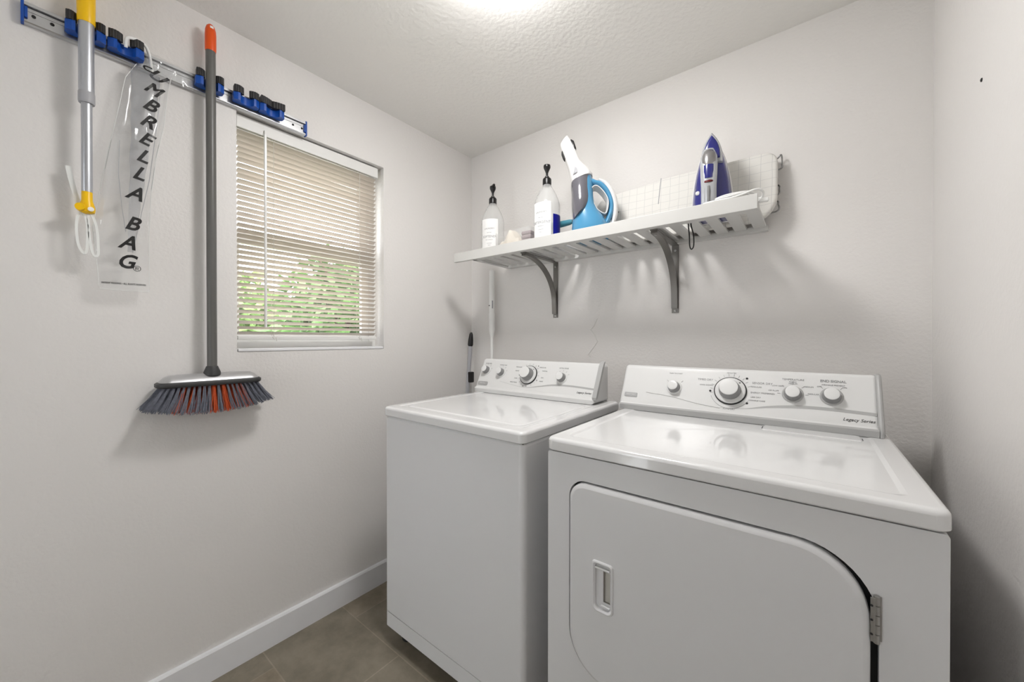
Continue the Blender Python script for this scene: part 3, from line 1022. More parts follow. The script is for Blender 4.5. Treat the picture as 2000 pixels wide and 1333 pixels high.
vloft(nz, [(-20, 119, 20.5, 26, .34), (-21, 124, 21, 26, .34), (-25, 135, 18.5, 21, .34), (-31, 145, 14.8, 17, .36), (-36, 154, 12.8, 14, .36), (-41, 168, 12.6, 12, .36), (-46, 182, 12.6, 11, .4), (-51, 193, 12, 9, .62), (-54, 199.5, 11, 8, .88)])
nzo = nz.build('nozzle', M['vac_white'], va, 50)
mm = MB()
vloft(mm, [(-53.8, 199, 7.5, 6, .88), (-54.6, 200.2, 7.5, 6, .88)])
mm.build('nozzle_mouth', M['vac_grey'], nzo, 50)
lt = MB()
vloft(lt, [(-35, 176, 2, 7, .4), (-33.5, 180, 3.6, 8, .4), (-38, 194, 3.6, 8, .4), (-41, 198, 2, 6, .4)])
lt.build('latch', M['black'], nzo, 50)
lt = MB()
vloft(lt, [(-52, 161, 1.5, 6, .4), (-53.5, 164, 2.4, 6, .4), (-57, 173, 2.2, 6, .4), (-57.5, 177, 1.4, 5, .4)])
lt.build('latch', M['black_rubber'], nzo, 50)
gp = MB()
vloft(gp, [(-31, 122, 6, 20, .3), (-31, 125, 8, 25.2, .3), (-31, 134, 6.5, 21.0, .35), (-33, 141, 4, 17.5, .35)])
gp.build('grip_patch', M['vac_grey'], nzo, 50)
gp = MB()
vloft(gp, [(-1, 124, 2, 8, .4), (-3, 129, 3.4, 9, .4), (-10, 141, 2.2, 8, .4)])
gp.build('release_button', M['vac_grey'], nzo, 50)
# handle loop with its white lining
path = smooth_path([vp(-8, 116), vp(4, 112), vp(15, 108), vp(25, 98), vp(32, 85), vp(36, 70), vp(35, 55), vp(30, 40), vp(22, 24)], 6)
hl = MB()
loops = []
for i, p in enumerate(path):
    d = (path[min(i + 1, len(path) - 1)] - path[max(i - 1, 0)]).normalized()
    e = VD.cross(d).normalized()
    wd_ = 5.6 * VK if i > 6 else (8 - .35 * i) * VK
    dp_ = 13 * VK
    loops.append([p + e * wd_ * math.cos(2 * math.pi * k / 16) + VD * dp_ * math.sin(2 * math.pi * k / 16) for k in range(16)])
hl.loft(loops)
hlo = hl.build('handle', M['vac_blue'], va, 60)
lin_ = smooth_path([vp(-2, 97), vp(7, 103), vp(19, 93), vp(28.5, 77), vp(29, 62), vp(25, 50), vp(16, 52), vp(5, 64), vp(0, 80)], 6, True)
ri = MB()
n_ = len(lin_)
loops = []
for i, p in enumerate(lin_):
    d = (lin_[(i + 1) % n_] - lin_[i - 1]).normalized()
    e = VD.cross(d).normalized()
    loops.append([p + e * 2.0 * VK * math.cos(2 * math.pi * k / 10) + VD * 15.5 * VK * math.sin(2 * math.pi * k / 10) for k in range(10)])
ri.loft(loops + [loops[0]], False, False)
ri.build('handle_lining', M['vac_white'], hlo, 60)
bk = MB()
pb = smooth_path([vp(12, 117, 0), vp(25, 109), vp(35, 94), vp(41, 76), vp(43, 58), vp(41, 40), vp(35, 20)], 5)
loops = []
for i, p in enumerate(pb):
    d = (pb[min(i + 1, len(pb) - 1)] - pb[max(i - 1, 0)]).normalized()
    e = VD.cross(d).normalized()
    tt = i / (len(pb) - 1)
    ww = (3.0 + 4.2 * math.sin(math.pi * min(1, tt * 1.05))) * VK
    loops.append([p + e * ww * math.cos(2 * math.pi * k / 14) + VD * 11 * VK * math.sin(2 * math.pi * k / 14) for k in range(14)])
bk.loft(loops)
bko = bk.build('handle_back', M['vac_white'], hlo, 60)
for (u, v) in ((28, 110), (36, 98), (48, 54)):
    MB().box(-.006, .006, -.004, .004, -.0025, .0025, .001, 1, Matrix.Translation(vp(u, v)) @ Matrix.Rotation(-.6, 4, 'Y')).build('switch', M['vac_grey'] if v > 60 else M['black_rubber'], bko)

# small teal attachment lying on the box behind the bottle
tt_ = thing('crevice_tool', (.60, -.158, 1.739), 'small teal tapered nozzle lying on the clear box behind second bottle', 'nozzle')
MB().tube([(.603, -.150, 1.7535), (.65, -.148, 1.7535), (.74, -.146, 1.7535), (.780, -.1455, 1.7545), (.797, -.145, 1.755)], [.015, .015, .0148, .013, .0095], 14).build('tool_body', M['teal'], tt_, 50)
MB().tube([(.792, -.145, 1.755), (.810, -.145, 1.7555), (.818, -.145, 1.756)], [.0085, .0065, .004], 12).build('tool_tip', M['black_rubber'], tt_, 50)

# ------------------------------------------------------------------ ironing board standing on its long edge
ib = thing('ironing_board', (1.25, -.085, sz1), 'table-top ironing board with white grid cover, standing on edge behind the iron', 'ironing board')
LEAN = .035


def bpnt(x, z, d):
    """board face: leans back a little towards the wall; d is depth behind the front face"""
    return (x, -.098 + LEAN * (z - 1.63) / .25 + d, z)


def board_outline(i=0.0):
    pts = []
    top, bot = 1.884 - i, 1.6315 + i
    for k in range(9):
        a = math.radians(90 - 90 * k / 8)
        pts.append((1.575 - i - .042 + .042 * math.cos(a), top - .042 + .042 * math.sin(a)))
    for k in range(9):
        a = math.radians(-90 * k / 8)
        pts.append((1.575 - i - .075 + .075 * math.cos(a), bot + .085 + .085 * math.sin(a)))
    pts += [(1.40, bot), (1.158, bot)]
    pts += [(1.1645, 1.75), (1.171, top)]
    pts += [(1.35, top)]
    return pts


def nose_outline(i=0.0):
    top, bot = 1.880 - i, 1.6315 + i
    pts = [(1.171, top), (1.1645, 1.75), (1.158, bot), (1.08, bot), (1.0, bot + .004), (.94, bot + .018)]
    for k in range(1, 9):
        a = math.radians(-100 - 160 * k / 9)
        pts.append((.925 + .055 * math.cos(a), 1.757 + .105 * math.sin(a)))
    pts += [(.945, 1.866 - i), (1.02, 1.872 - i)]
    return pts


def pad(fn, d0, d1, soft):
    mb = MB()
    mb.loft([[bpnt(x, z, d1) for x, z in fn(0)], [bpnt(x, z, d0 + soft) for x, z in fn(0)], [bpnt(x, z, d0 + soft * .3) for x, z in fn(soft * .35)], [bpnt(x, z, d0) for x, z in fn(soft)]])
    return mb


pad(board_outline, 0, .030, .008).build('padded_cover', M['board'], ib, 50)
pad(nose_outline, .004, .030, .008).build('cover_nose', M['board'], ib, 50)
MB().tube([bpnt(1.1715, 1.886, .001), bpnt(1.168, 1.83, -.0003), bpnt(1.1655, 1.775, -.0002)], .0017, 6).build('cover_seam', M['vac_grey'], ib, 50)
lg = MB()
lg.tube(smooth_path([bpnt(1.50, 1.86, .036), bpnt(1.565, 1.862, .040), bpnt(1.583, 1.875, .036), bpnt(1.586, 1.84, .034), bpnt(1.578, 1.822, .040), bpnt(1.50, 1.82, .036)], 6), .0028, 8)
lg.build('wire_leg', M['board_metal'], ib, 50)
lg = MB()
lg.tube(smooth_path([bpnt(1.50, 1.76, .036), bpnt(1.57, 1.765, .040), bpnt(1.580, 1.745, .036), bpnt(1.570, 1.725, .040), bpnt(1.50, 1.72, .036)], 6), .0028, 8)
lg.tube(smooth_path([bpnt(1.48, 1.69, .036), bpnt(1.565, 1.705, .040), bpnt(1.577, 1.69, .036), bpnt(1.57, 1.665, .040), bpnt(1.48, 1.66, .036)], 6), .0028, 8)
lg.build('wire_leg', M['board_metal'], ib, 50)

# ------------------------------------------------------------------ iron standing on its heel
IR = Vector((1.388, -.190, sz1))
ir = thing('steam_iron', IR, 'violet blue steam iron standing on its heel at the right of the shelf', 'iron')
IA = math.radians(9)                                      # turned a little towards the left
IXv = Vector((math.cos(IA), math.sin(IA), 0))
IYv = Vector((math.sin(IA), -math.cos(IA), 0))            # away from the sole plate, out to the room


def ip(x, y, z):
    return IR + IXv * x + IYv * y + Vector((0, 0, z))


HI = .331


def sole(scale, top=HI, base=0.0, n=20):
    """pointed iron outline (x, z): flat heel, sides curving to a tip"""
    L = []
    for k in range(n + 1):
        t = k / n
        hw = .0685 * (1 - t ** 2.6) if t < 1 else 0.0
        L.append((hw * scale, base + (top - base) * t))
    return L + [(-x_, z_) for x_, z_ in reversed(L[:-1])]


def irloop(scale, top, base, y):
    return [ip(x_, y, z_) for x_, z_ in sole(scale, top, base)]


MB().loft([irloop(.98, HI - .001, .001, -.040), irloop(1.0, HI, 0, -.038), irloop(1.0, HI, 0, -.029)]).build('soleplate', M['soleplate'], ir, 40)
MB().loft([irloop(1.0, HI - .001, .0, -.029), irloop(1.01, HI - .0005, .0, -.022), irloop(.97, HI - .005, .0, -.018)]).build('skirt', M['vac_white'], ir, 40)
MB().loft([irloop(.95, HI - .008, .001, -.018), irloop(.93, HI - .012, .001, .002), irloop(.84, HI - .024, .001, .022), irloop(.70, HI - .045, .001, .036), irloop(.55, HI - .075, .002, .042)]).build('shell', M['iron_navy'], ir, 45)
# silver saddle frame with a violet nose inside it, then the handle down to the heel
nose = MB()
nose.loft([[ip(x_ * .62, y_, z_) for x_, z_ in sole(.80, .300, .190)] for y_ in (.010, .043)] + [[ip(x_ * .54, .050, z_) for x_, z_ in sole(.80, .292, .195)]])
no = nose.build('saddle_frame', M['iron_silver'], ir, 45)
nose = MB()
nose.loft([[ip(x_ * .46, y_, z_) for x_, z_ in sole(.80, .286, .205)] for y_ in (.040, .053)] + [[ip(x_ * .36, .057, z_) for x_, z_ in sole(.80, .278, .21)]])
nose.build('nose_panel', M['iron_navy'], no, 45)


def irbar(st, n=20):
    mb = MB()
    loops = []
    for x_, y_, z_, hw, hd in st:
        loops.append([ip(x_ + hw * math.cos(2 * math.pi * k / n), y_ + hd * math.sin(2 * math.pi * k / n), z_) for k in range(n)])
    return mb.loft(loops)


hn = irbar([(-.008, .050, .0015, .026, .016), (-.008, .056, .02, .025, .017), (-.008, .066, .06, .024, .017), (-.008, .072, .105, .024, .017), (-.008, .070, .14, .026, .018), (-.008, .064, .18, .027, .020), (-.008, .056, .212, .026, .020), (-.008, .046, .240, .018, .016)])
hno = hn.build('handle', M['iron_silver'], ir, 50)
irbar([(-.008, .066, .176, .019, .0205), (-.008, .066, .188, .0225, .021), (-.008, .062, .213, .022, .021), (-.008, .054, .231, .015, .018), (-.008, .048, .238, .007, .012)]).build('water_window', M['soleplate'], hno, 50)
irbar([(-.008, .073, .128, .018, .0175), (-.008, .071, .152, .0195, .0195), (-.008, .068, .175, .020, .020)]).build('spray_button', M['iron_navy'], hno, 50)
irbar([(-.008, .0765, .113, .016, .0155), (-.008, .0765, .117, .017, .0155), (-.008, .0765, .1195, .016, .0155)]).build('steam_switch', M['iron_red'], hno, 50)
irbar([(-.008, .073, .003, .005, .003), (-.008, .079, .05, .005, .006), (-.008, .084, .085, .006, .007), (-.008, .086, .1, .004, .006)]).build('grip_ridge', M['knob_side'], hno, 50)
MB().lathe([(.0075, 0), (.0072, .006), (.004, .008)], ip(-.044, .033, .098), IYv, 14).build('steam_dial', M['vac_white'], ir)
mk = MB()
for zz in (.022, .040, .058):
    mk.tube([ip(-.050 + .005 * math.cos(math.radians(a)), .0305, zz + .005 * math.sin(math.radians(a))) for a in range(0, 361, 30)], .0006, 4)
mk.tube([ip(-.051, .0305, .095), ip(-.053, .0300, .108), ip(-.050, .0305, .118)], .0007, 4)
mk.build('printed_symbols', M['knob_side'], ir, 0)
# cord: out of the heel, over the front board, looping back onto the shelf end
cp = smooth_path([ip(-.005, .060, .006), (1.395, -.290, 1.645), (1.388, -.325, 1.6535), (1.405, -.337, 1.6538), (1.440, -.338, 1.6538), (1.475, -.338, 1.6545), (1.505, -.336, 1.6600), (1.530, -.332, 1.6665), (1.546, -.322, 1.6670), (1.553, -.305, 1.660),
                  (1.545, -.290, 1.650), (1.525, -.300, 1.652), (1.508, -.325, 1.6650), (1.485, -.334, 1.6640), (1.455, -.3345, 1.6615), (1.432, -.333, 1.6605), (1.425, -.325, 1.6640), (1.450, -.326, 1.6690), (1.490, -.322, 1.6710), (1.520, -.300, 1.6720), (1.528, -.255, 1.660), (1.515, -.200, 1.637)], 6)
MB().tube(cp, .0033, 8).build('power_cord', M['white_plastic'], ir, 60)
pl_ = MB().box(1.542, 1.566, -.310, -.296, 1.632, 1.645, .004, 2)
pl_.tube([(1.545, -.303, 1.638), (1.52, -.303, 1.637), (1.49, -.29, 1.6345)], [.006, .004, .0033], 8)
pl_.build('plug', M['white_plastic'], ir)

# ------------------------------------------------------------------ black cord loop hanging through the slats
lp = smooth_path([(1.318, -.235, 1.6335), (1.322, -.250, 1.634), (1.326, -.262, 1.628), (1.328, -.268, 1.606), (1.332, -.272, 1.570), (1.334, -.275, 1.535), (1.340, -.277, 1.522), (1.347, -.277, 1.533), (1.346, -.274, 1.570), (1.337, -.268, 1.606), (1.334, -.262, 1.628), (1.330, -.248, 1.634), (1.332, -.225, 1.6335)], 6)
tag(MB().tube(lp, .0022, 8).build('cord_loop', M['black'], None, 60), 'thin black cord loop hanging down through the shelf slats', 'cord')

# ------------------------------------------------------------------ poles in the corner
po = thing('extension_pole', (.205, -.040, 0), 'white extension pole standing in the back corner under the shelf', 'pole')
MB().tube([(.205, -.040, .0), (.205, -.040, 1.262)], .0085, 14).build('lower_tube', M['white_plastic'], po, 50)
MB().lathe([(.009, 1.215), (.013, 1.235), (.0185, 1.262), (.0190, 1.33), (.0190, 1.355), (.0165, 1.360), (.0165, 1.590), (.0155, 1.606), (.010, 1.610)], (.205, -.040, 0), n=20).build('upper_tube', M['white_plastic'], po, 50)
MB().box(.2175, .2225, -.0555, -.0485, 1.385, 1.430, .001).build('clip', M['vac_grey'], po)
MB().lathe([(.003, 0), (.003, .003), (.001, .0035)], (.2, -.0562, 1.402), (0, -1, 0), 10).build('button', M['dark_gap'], po)

dp = thing('upright_dustpan', (.045, -.17, 0), 'grey pole with black grip standing behind the washing machine by the corner', 'dustpan')
d0, d1 = Vector((.032, -.14, .09)), Vector((.052, -.055, 1.245))
at = lambda z: d0.lerp(d1, (z - d0.z) / (d1.z - d0.z))
MB().tube([at(.06), at(1.172)], .0115, 14).build('pole', M['vac_grey'], dp, 50)
MB().tube([at(1.163), at(1.172), at(1.2), at(1.235), at(1.247)], [.0125, .0165, .0155, .011, .006], 14).build('grip', M['black'], dp, 50)
MB().box(.050, .078, -.085, -.055, .945, 1.010, .006).build('clip', M['black'], dp)
pn = MB()
pn.prism([(-.02, 0), (-.22, 0), (-.22, .012), (-.10, .03), (-.06, .10), (-.02, .10)], lambda y, z: (.022, y, z), lambda y, z: (.170, y, z))
pn.build('pan', M['black'], dp)

# ------------------------------------------------------------------ tool rail with clamps
ra = thing('tool_rail', (.0, -1.36, 2.08), 'long aluminium tool rail with blue clamps on the left wall', 'tool rail')
ry0, ry1, rz0, rz1 = -1.716, -1.000, 2.053, 2.109
prof = [(.0006, rz0), (.016, rz0), (.019, rz0 + .003), (.019, rz0 + .006), (.012, rz0 + .008), (.012, rz0 + .033), (.0135, rz0 + .034), (.0135, rz0 + .0365), (.012, rz0 + .0375), (.012, rz1 - .013), (.008, rz1 - .0125), (.008, rz1 - .0105), (.019, rz1 - .010), (.019, rz1 - .002), (.016, rz1), (.0006, rz1)]
MB().prism(prof, lambda x, z: (x, ry0, z), lambda x, z: (x, ry1, z)).build('rail', M['alu'], ra, 20)
MB().box(.0075, .0090, ry0 + .002, ry1 - .002, rz1 - .0128, rz1 - .0102).build('groove_seal', M['black_rubber'], ra, 0)
for y in (ry0, ry1):
    s = -1 if y == ry0 else 1
    e = MB().box(.0006, .021, min(y, y + s * .006), max(y, y + s * .006), rz0 - .002, rz1 + .002, .0015)
    e.box(.0106, .021, min(y, y - s * .006), max(y, y - s * .006), rz0 + .012, rz1 - .014, .0015)
    e.build('end_cap', M['blue'], ra)
for y in (-1.700, -1.668, -1.046, -1.012):
    MB().lathe([(.0042, 0), (.0038, .002), (.002, .0026)], (.012, y, 2.078), (1, 0, 0), 12).build('screw', M['dark_gap'], ra)


def clamp(yc, wd, gap, joined=False):
    z0, z1 = 2.066, 2.095
    h = wd / 2
    xb = .0195
    p = [(xb, -h + .006), (xb, h - .006), (xb + .008, h), (xb + .026, h), (xb + .034, h - .012)]
    ro = h - .019
    for k in range(11):
        a = math.pi * k / 10
        p.append((xb + .034 - ro * .98 * math.sin(a), ro * math.cos(a)))
    p += [(xb + .034, -h + .012), (xb + .026, -h), (xb + .008, -h)]
    c = MB().prism([(x_, yc + y_) for x_, y_ in p], lambda x_, y_: (x_, y_, z0), lambda x_, y_: (x_, y_, z1), .0015, 2).build('clamp', M['blue'], ra, 30)
    MB().box(.0125, xb + .003, yc - .016, yc + .016, z0 + .006, z1 - .006, .001).build('slider', M['black_rubber'], c)
    for s in (-1, 1):
        inner = gap / 2
        q = [(xb + .010, s * (h - .003))]
        for k in range(11):                                      # ribbed outer face
            yy = h - .001 - (h - .001 - inner) * k / 10
            bulge = .026 + .010 * math.sin(math.pi * min(1, k / 10 * .8 + .15))
            if joined:
                bulge = .038 - .012 * (k / 10) ** 2
            q.append((xb + bulge + (.0013 if k % 2 else 0), s * yy))
        if joined:
            q += [(xb + .020, s * inner), (xb + .016, s * (inner + .004)), (xb + .010, s * (h - .016))]
        else:
            q += [(xb + .026, s * (inner - .001)), (xb + .014, s * (inner + .007)), (xb + .008, s * (h - .014))]
        j = MB().prism([(x_, yc + y_) for x_, y_ in q], lambda x_, y_: (x_, y_, z1 - .002), lambda x_, y_: (x_, y_, z1 + .023))
        j.build('jaw', M['black_rubber'], c, 25)


clamp(-1.608, .078, .034)
clamp(-1.527, .078, .016)
clamp(-1.324, .078, .030)
clamp(-1.217, .080, .018)
clamp(-1.133, .084, .0004, True)

# ------------------------------------------------------------------ broom
BRX, BRY = .050, -1.324
bo = thing('broom', (BRX, BRY, .965), 'grey broom with orange handle tip hanging on the wall left of the window', 'broom')
MB().tube([(BRX + .006, BRY, 1.090), (BRX, BRY, 2.205)], .0142, 18).build('handle', M['broom_grey'], bo, 50)
tip = MB()
pr = [(.0148, 2.190), (.0158, 2.196), (.0160, 2.245), (.0150, 2.262), (.0115, 2.275), (.0055, 2.282), (.0015, 2.284)]
tip.lathe(pr, (BRX, BRY, 0), n=20)
tp = tip.build('handle_tip', M['orange'], bo, 50)
MB().box(BRX + .0105, BRX + .0145, BRY - .0045, BRY + .0055, 2.262, 2.272, .002, 2, None).build('hang_hole', M['white_plastic'], tp)
MB().lathe([(.025, 1.082), (.0235, 1.094), (.0175, 1.110), (.0165, 1.113), (.0148, 1.114)], (BRX + .006, BRY, 0), n=18).build('collar', M['broom_dark'], bo, 50)


def head_loop(hy, hx, z, n=6):
    return [(BRX + x_, BRY + y_, z) for y_, x_ in rrect(-hy, hy, -hx, hx, min(hx, hy) * .7, n)]


MB().loft([head_loop(.140, .036, 1.050), head_loop(.144, .039, 1.054), head_loop(.144, .039, 1.063), head_loop(.139, .036, 1.067)]).build('head_block', M['broom_dark'], bo, 50)
MB().loft([head_loop(.136, .0355, 1.0655), head_loop(.134, .034, 1.0695), head_loop(.124, .024, 1.081), head_loop(.112, .014, 1.088), head_loop(.08, .008, 1.090)]).build('head_plate', M['broom_silver'], bo, 50)
rnd = random.Random(3)
grey, orng = MB(), MB()
rows = ((.026, 21), (.009, 20), (-.010, 20), (-.027, 21))
for ri_, (rx, nt_) in enumerate(rows):
    for k in range(nt_):
        u = (k + .5) / nt_ * 2 - 1
        core = abs(u) < .62 and (ri_ in (1, 2) or (ri_ == 0 and k in (10, 12)))
        y0_ = u * .132
        for s in range(38):
            jx, jy = rnd.gauss(0, .0013), rnd.gauss(0, .0015)
            a = Vector((BRX + rx + jx, BRY + y0_ + jy, 1.054))
            L = .094 + rnd.uniform(-.008, .006) - .012 * abs(u) ** 2
            fl = u * .62 * abs(u) ** .25 + rnd.gauss(0, .045)
            fx = rx * 9.5 + rnd.gauss(0, .05)
            dvec = Vector((fx * .8, fl, -1)).normalized()
            b_ = a + dvec * L * .55 + Vector((0, 0, 0))
            c_ = a + Vector((fx * .9, fl * 1.12, -1)).normalized() * L
            (orng if core or (ri_ == 0 and abs(u) < .6 and rnd.random() < .10) else grey).tube([a, b_, c_], [.00085, .0008, .0007], 3, False)
br_ = grey.build('bristles', M['bristle'], bo, 0, fix=False)
br_['kind'] = 'stuff'
br_ = orng.build('core_bristles', M['bristle_orange'], bo, 0, fix=False)
br_['kind'] = 'stuff'

# ------------------------------------------------------------------ extending duster with a yellow grip
DX, DY = .055, -1.608
du = thing('extending_duster', (DX, DY, 1.45), 'aluminium telescopic duster pole with yellow grip, leftmost tool on the rail', 'duster')
MB().lathe([(.0170, 2.097), (.0180, 2.101), (.0185, 2.16), (.0190, 2.30), (.017, 2.322), (.008, 2.330)], (DX, DY, 0), n=24).build('grip', M['yellow'], du, 50)
MB().tube([(DX, DY, 1.900), (DX, DY, 2.100)], .0158, 24).build('outer_tube', M['alu_pole'], du, 50)
MB().lathe([(.0158, 1.872), (.0168, 1.876), (.0168, 1.900), (.0158, 1.904)], (DX, DY, 0), n=24).build('lock_collar', M['vac_grey'], du, 50)
MB().tube([(DX, DY, 1.622), (DX, DY, 1.876)], .0112, 20).build('inner_tube', M['alu_pole'], du, 50)
jt = MB().lathe([(.0098, 1.630), (.0108, 1.626), (.0112, 1.598), (.0150, 1.584), (.0165, 1.574), (.0150, 1.565), (.008, 1.561)], (DX, DY, 0), n=20)
jt.lathe([(.010, -.017), (.011, -.012), (.011, .012), (.010, .017)], (DX, DY - .010, 1.575), (1, -.3, 0), 16)
jo = jt.build('pivot_joint', M['yellow'], du, 50)
MB().lathe([(.0062, .016), (.0062, .0185), (.003, .019)], (DX, DY + .006, 1.572), (1, 0, 0), 14).build('pivot_button', M['white_plastic'], jo)


def fork(path, w, name):
    mb = MB()
    P = smooth_path(path, 6, True)
    n2 = len(P)
    loops = []
    for i, p in enumerate(P):
        d = (P[(i + 1) % n2] - P[i - 1]).normalized()
        e = Vector((1, 0, 0)).cross(d).normalized()
        loops.append([p + e * w / 2 + Vector((.0015, 0, 0)), p - e * w / 2 + Vector((.0015, 0, 0)), p - e * w / 2 - Vector((.0015, 0, 0)), p + e * w / 2 - Vector((.0015, 0, 0))])
    mb.loft(loops + [loops[0]], False, False)
    mb.build(name, M['frost'], du, 40)


fork([(DX, DY - .014, 1.560), (DX, DY - .006, 1.556), (DX, DY + .000, 1.530), (DX, DY - .000, 1.475), (DX, DY - .003, 1.450), (DX, DY - .010, 1.452), (DX, DY - .018, 1.478), (DX, DY - .020, 1.530)], .0056, 'prong')
fork([(DX, DY + .002, 1.560), (DX, DY + .010, 1.556), (DX, DY + .018, 1.525), (DX, DY + .021, 1.470), (DX, DY + .020, 1.447), (DX, DY + .012, 1.447), (DX, DY + .006, 1.475), (DX, DY + .003, 1.525)], .0056, 'prong')
MB().ribbon(smooth_path([(DX - .006, DY - .012, 1.568), (DX - .013, DY - .018, 1.60), (DX - .018, DY - .028, 1.65), (DX - .020, DY - .034, 1.690)], 5), .011, .003, (0, 1, 0)).build('cover_arm', M['frost'], du, 40)

# ------------------------------------------------------------------ umbrella bags hanging from the rail
ub = thing('umbrella_bag', (.03, -1.50, 2.06), 'clear plastic umbrella bag with black lettering hanging from the tool rail', 'bag')
ZB = [2.064, 2.052, 1.996, 1.880, 1.783, 1.657, 1.525, 1.417, 1.352]
YL = [-1.492, -1.504, -1.529, -1.546, -1.562, -1.580, -1.597, -1.588, -1.584]
YR = [-1.448, -1.424, -1.433, -1.443, -1.460, -1.473, -1.478, -1.478, -1.478]


def lerp_tab(z, tab):
    for i in range(len(ZB) - 1):
        if ZB[i] >= z >= ZB[i + 1]:
            t = (ZB[i] - z) / (ZB[i] - ZB[i + 1])
            return tab[i] * (1 - t) + tab[i + 1] * t
    return tab[-1] if z < ZB[-1] else tab[0]


def bag_x(s, z, front):
    """distance from the wall of the front or back film"""
    t = (2.064 - z) / .712
    bul = min(1, 1.9 * math.sin(math.pi * s)) ** .7 * (.010 + .012 * math.sin(math.pi * min(1, t * 1.1))) * (1 - .75 * max(0, t - .8) / .2)
    cr = .0030 * noise.noise(Vector((s * 5 + (3 if front else 9), z * 9, 1.7))) + 0.0009 * noise.noise(Vector((s * 13, z * 22, 4.1 if front else 8.8)))
    e = min(1, s * 8, (1 - s) * 8)
    base = .040 if t > .1 else .040 - .016 * (1 - t / .1)
    return max(.0215 if z > 2.04 else .006, base + (bul if front else -bul * .6) + cr * e)


def film(nz_, ns_, front):
    vs, fs = [], []
    for i in range(nz_ + 1):
        z = 2.064 - .712 * i / nz_
        yl, yr = lerp_tab(z, YL), lerp_tab(z, YR)
        for j in range(ns_ + 1):
            s = j / ns_
            vs.append((bag_x(s, z, front), yl + (yr - yl) * s, z))
    for i in range(nz_):
        for j in range(ns_):
            a = i * (ns_ + 1) + j
            fs.append((a, a + 1, a + ns_ + 2, a + ns_ + 1))
    return vs, fs


fm = MB()
for fr_ in (True, False):
    fm.add(*film(90, 22, fr_))
fo = fm.build('film', M['film'], ub, 70)
# rolled inner sleeve of spare bags, coming to a point near the bottom
sl_ = MB()
loops = []
for i in range(40):
    t = i / 39
    z = 2.035 - .565 * t
    yc = -1.482 - .038 * t
    hw = (.033 * (1 - t) + .006 * t) * (1 + .10 * noise.noise(Vector((t * 9, 2, 5))))
    xx = .041 + .004 * math.sin(t * 3)
    lp_ = []
    for k in range(20):
        a = 2 * math.pi * k / 20
        rr = 1 + .16 * noise.noise(Vector((math.cos(a) * 1.7, math.sin(a) * 1.7, t * 14)))
        lp_.append((xx + .011 * (1 - .7 * t) * math.sin(a) * rr, yc + hw * math.cos(a) * rr, z))
    loops.append(lp_)
sl_.loft(loops)
sl_.build('inner_sleeve', M['film_grey'], ub, 70)
ed = MB()
ed.tube([(.045, -1.542, 1.80), (.047, -1.545, 1.70), (.045, -1.538, 1.60), (.044, -1.530, 1.53)], .0009, 5)
ed.tube([(.046, -1.452, 1.98), (.049, -1.462, 1.86), (.049, -1.478, 1.70), (.047, -1.498, 1.58), (.044, -1.515, 1.47)], .0010, 5)
ed.build('sleeve_edge', M['vac_grey'], ub, 0)
hk = MB()
hk.tube(smooth_path([(.044, -1.528, 2.085), (.054, -1.526, 2.109), (.050, -1.505, 2.119), (.040, -1.485, 2.118), (.030, -1.474, 2.098), (.028, -1.470, 2.068), (.034, -1.469, 2.045)], 6), .0042, 10)
hk.build('hanging_hook', M['white_plastic'], ub, 50)
be = MB()
for tab in (YL, YR):
    be.tube([(.041, lerp_tab(z_, tab), z_) for z_ in [2.05 - .0175 * k for k in range(40)]], .0007, 5)
be.tube([(.041, YL[-1], 1.3535), (.043, (YL[-1] + YR[-1]) / 2, 1.352), (.041, YR[-1], 1.3535)], .0007, 5)
be.build('bag_seam', M['frost'], ub, 0)
ga = MB()
vs, fs = [], []
for i in range(9):                                            # gathered top of the bag, spread along the rail
    for j in range(25):
        s, t = j / 24, i / 8
        y = -1.483 + .115 * s
        z = 2.112 - .058 * t - .010 * s + .005 * noise.noise(Vector((s * 8, t * 3, 2.2)))
        vs.append((.029 + .007 * noise.noise(Vector((s * 10, t * 5, 7.7))) + .008 * math.sin(math.pi * t), y, z))
for i in range(8):
    for j in range(24):
        a = i * 25 + j
        fs.append((a, a + 1, a + 26, a + 25))
ga.add(vs, fs)
ga.build('gathered_top', M['film'], ub, 70)
tx = MB()
LET = [('U', -1.460, 2.036, -.42), ('M', -1.470, 1.984, -.36), ('B', -1.477, 1.930, -.30), ('R', -1.483, 1.876, -.28), ('E', -1.489, 1.820, -.26), ('L', -1.494, 1.764, -.24), ('L', -1.503, 1.708, -.2),
       ('A', -1.512, 1.645, -.16), ('B', -1.518, 1.553, -.14), ('A', -1.527, 1.495, -.10), ('G', -1.531, 1.438, -.06)]


def on_film(y, z):
    yl, yr = lerp_tab(z, YL), lerp_tab(z, YR)
    return bag_x(min(1, max(0, (y - yl) / (yr - yl))), z, True) + .0012


def film_text(body, size, y, z, rot, **kw):
    vs, fs = text_verts(body, size, extrude=0, **kw)
    out = []
    for u, v, w_ in vs:
        yy = y + u * math.cos(rot) - v * math.sin(rot)
        zz = z + u * math.sin(rot) + v * math.cos(rot)
        out.append((on_film(yy, zz) + w_, yy, zz))
    tx.add(out, fs)


for ch, y, z, rot in LET:
    film_text(ch, .057, y, z, rot, shear=.28, bold=0.0 if ch == 'M' else .0014, sx=.80 if ch == 'M' else .92)
for dy in (-.0016, .0016):                                    # the M is drawn as thick as its neighbours
    film_text('M', .057, -1.470 + dy, 1.984, -.36, shear=.28, sx=.80)
film_text('®', .024, -1.506, 1.420, 0)
film_text('PATENT PENDING • ALL RIGHTS RESERVED', .0072, -1.533, 1.372, .02, sx=.68, bold=.0002)
film_text('U', .030, -1.480, 2.052, -1.3, shear=.28, bold=.001)
tx.build('lettering', M['print_dark'], ub, 0, fix=False)

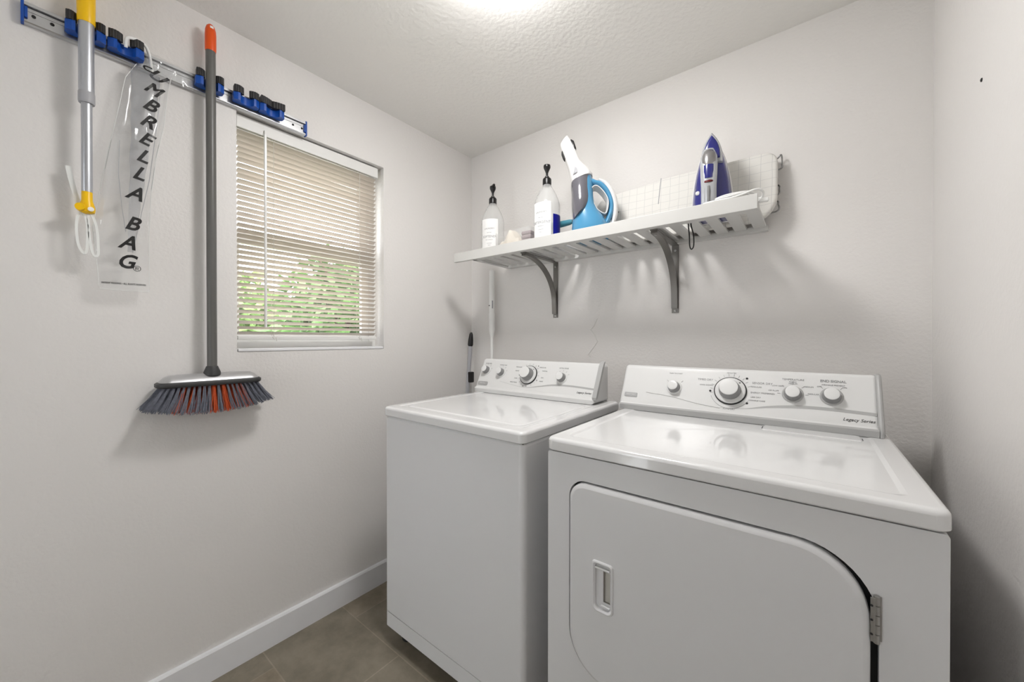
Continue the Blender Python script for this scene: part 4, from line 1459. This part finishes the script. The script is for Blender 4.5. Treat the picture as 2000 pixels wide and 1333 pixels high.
# ------------------------------------------------------------------ marks on the walls
cz = [(.853, 1.307), (.835, 1.27), (.817, 1.253), (.838, 1.228), (.854, 1.194), (.822, 1.152), (.803, 1.130), (.817, 1.118)]
tag(MB().tube([(x_, -.001, z_) for x_, z_ in cz], .0016, 6).build('caulk_bead', M['caulk'], None, 50), 'thin zigzag of pale caulk on the back wall above the washing machine', 'caulk')
tag(MB().lathe([(.0042, 0), (.0040, .0015), (.0015, .0025)], (ROOM_W, -.416, 1.777), (-1, 0, 0), 12).build('nail', M['dark_gap'], None, 50), 'tiny dark nail head high on the bare right wall', 'nail')

# ------------------------------------------------------------------ garden outside the window
gr = MB().box(-9, -T, -9, 9, -.35, -.25)
g_ = gr.build('ground', M['soil'], None, 0)
g_['kind'] = 'structure'


def leafy(mb, c, rad, n, size, rnd, droop=.4):
    for _ in range(n):
        d = Vector((rnd.gauss(0, 1), rnd.gauss(0, 1), rnd.gauss(0, 1))).normalized()
        r = rnd.uniform(.55, 1.0)
        p = Vector(c) + Vector((d.x * rad[0], d.y * rad[1], d.z * rad[2])) * r
        ax = Vector((rnd.gauss(0, 1), rnd.gauss(0, 1), rnd.gauss(0, .6) - droop)).normalized()
        sd = ax.cross(Vector((rnd.gauss(0, 1), rnd.gauss(0, 1), rnd.gauss(0, 1)))).normalized()
        nn = ax.cross(sd)
        s = size * rnd.uniform(.7, 1.3)
        mb.add([p, p + ax * s * .5 + sd * s * .24 + nn * s * .06, p + ax * s, p + ax * s * .5 - sd * s * .24 + nn * s * .06, p + ax * s * .5], [(0, 1, 4), (1, 2, 4), (2, 3, 4), (3, 0, 4)])


def tree(name, x, y, h, rad, n, size, m, label, seed):
    r = random.Random(seed)
    t = thing(name, (x, y, -.25), label, 'shrub', 'shrubs outside the window')
    tr = MB()
    tr.tube([(x, y, -.25), (x + .02, y - .02, h * .5), (x, y, h * .9)], [.05, .04, .015], 8)
    for k in range(6):
        a = k * 1.05
        tr.tube([(x, y, h * (.35 + .08 * k)), (x + rad[0] * .7 * math.cos(a), y + rad[1] * .7 * math.sin(a), h * (.6 + .07 * k))], [.018, .006], 6)
    tr.build('trunk', M['bark'], t, 50)
    lf = MB()
    leafy(lf, (x, y, h - rad[2] * .9), rad, n, size, r)
    leafy(lf, (x + rad[0] * .3, y + rad[1] * .5, h - rad[2] * 1.3), [v * .8 for v in rad], n // 2, size, r)
    lf.build('foliage', m, t, 0, fix=False)['kind'] = 'stuff'


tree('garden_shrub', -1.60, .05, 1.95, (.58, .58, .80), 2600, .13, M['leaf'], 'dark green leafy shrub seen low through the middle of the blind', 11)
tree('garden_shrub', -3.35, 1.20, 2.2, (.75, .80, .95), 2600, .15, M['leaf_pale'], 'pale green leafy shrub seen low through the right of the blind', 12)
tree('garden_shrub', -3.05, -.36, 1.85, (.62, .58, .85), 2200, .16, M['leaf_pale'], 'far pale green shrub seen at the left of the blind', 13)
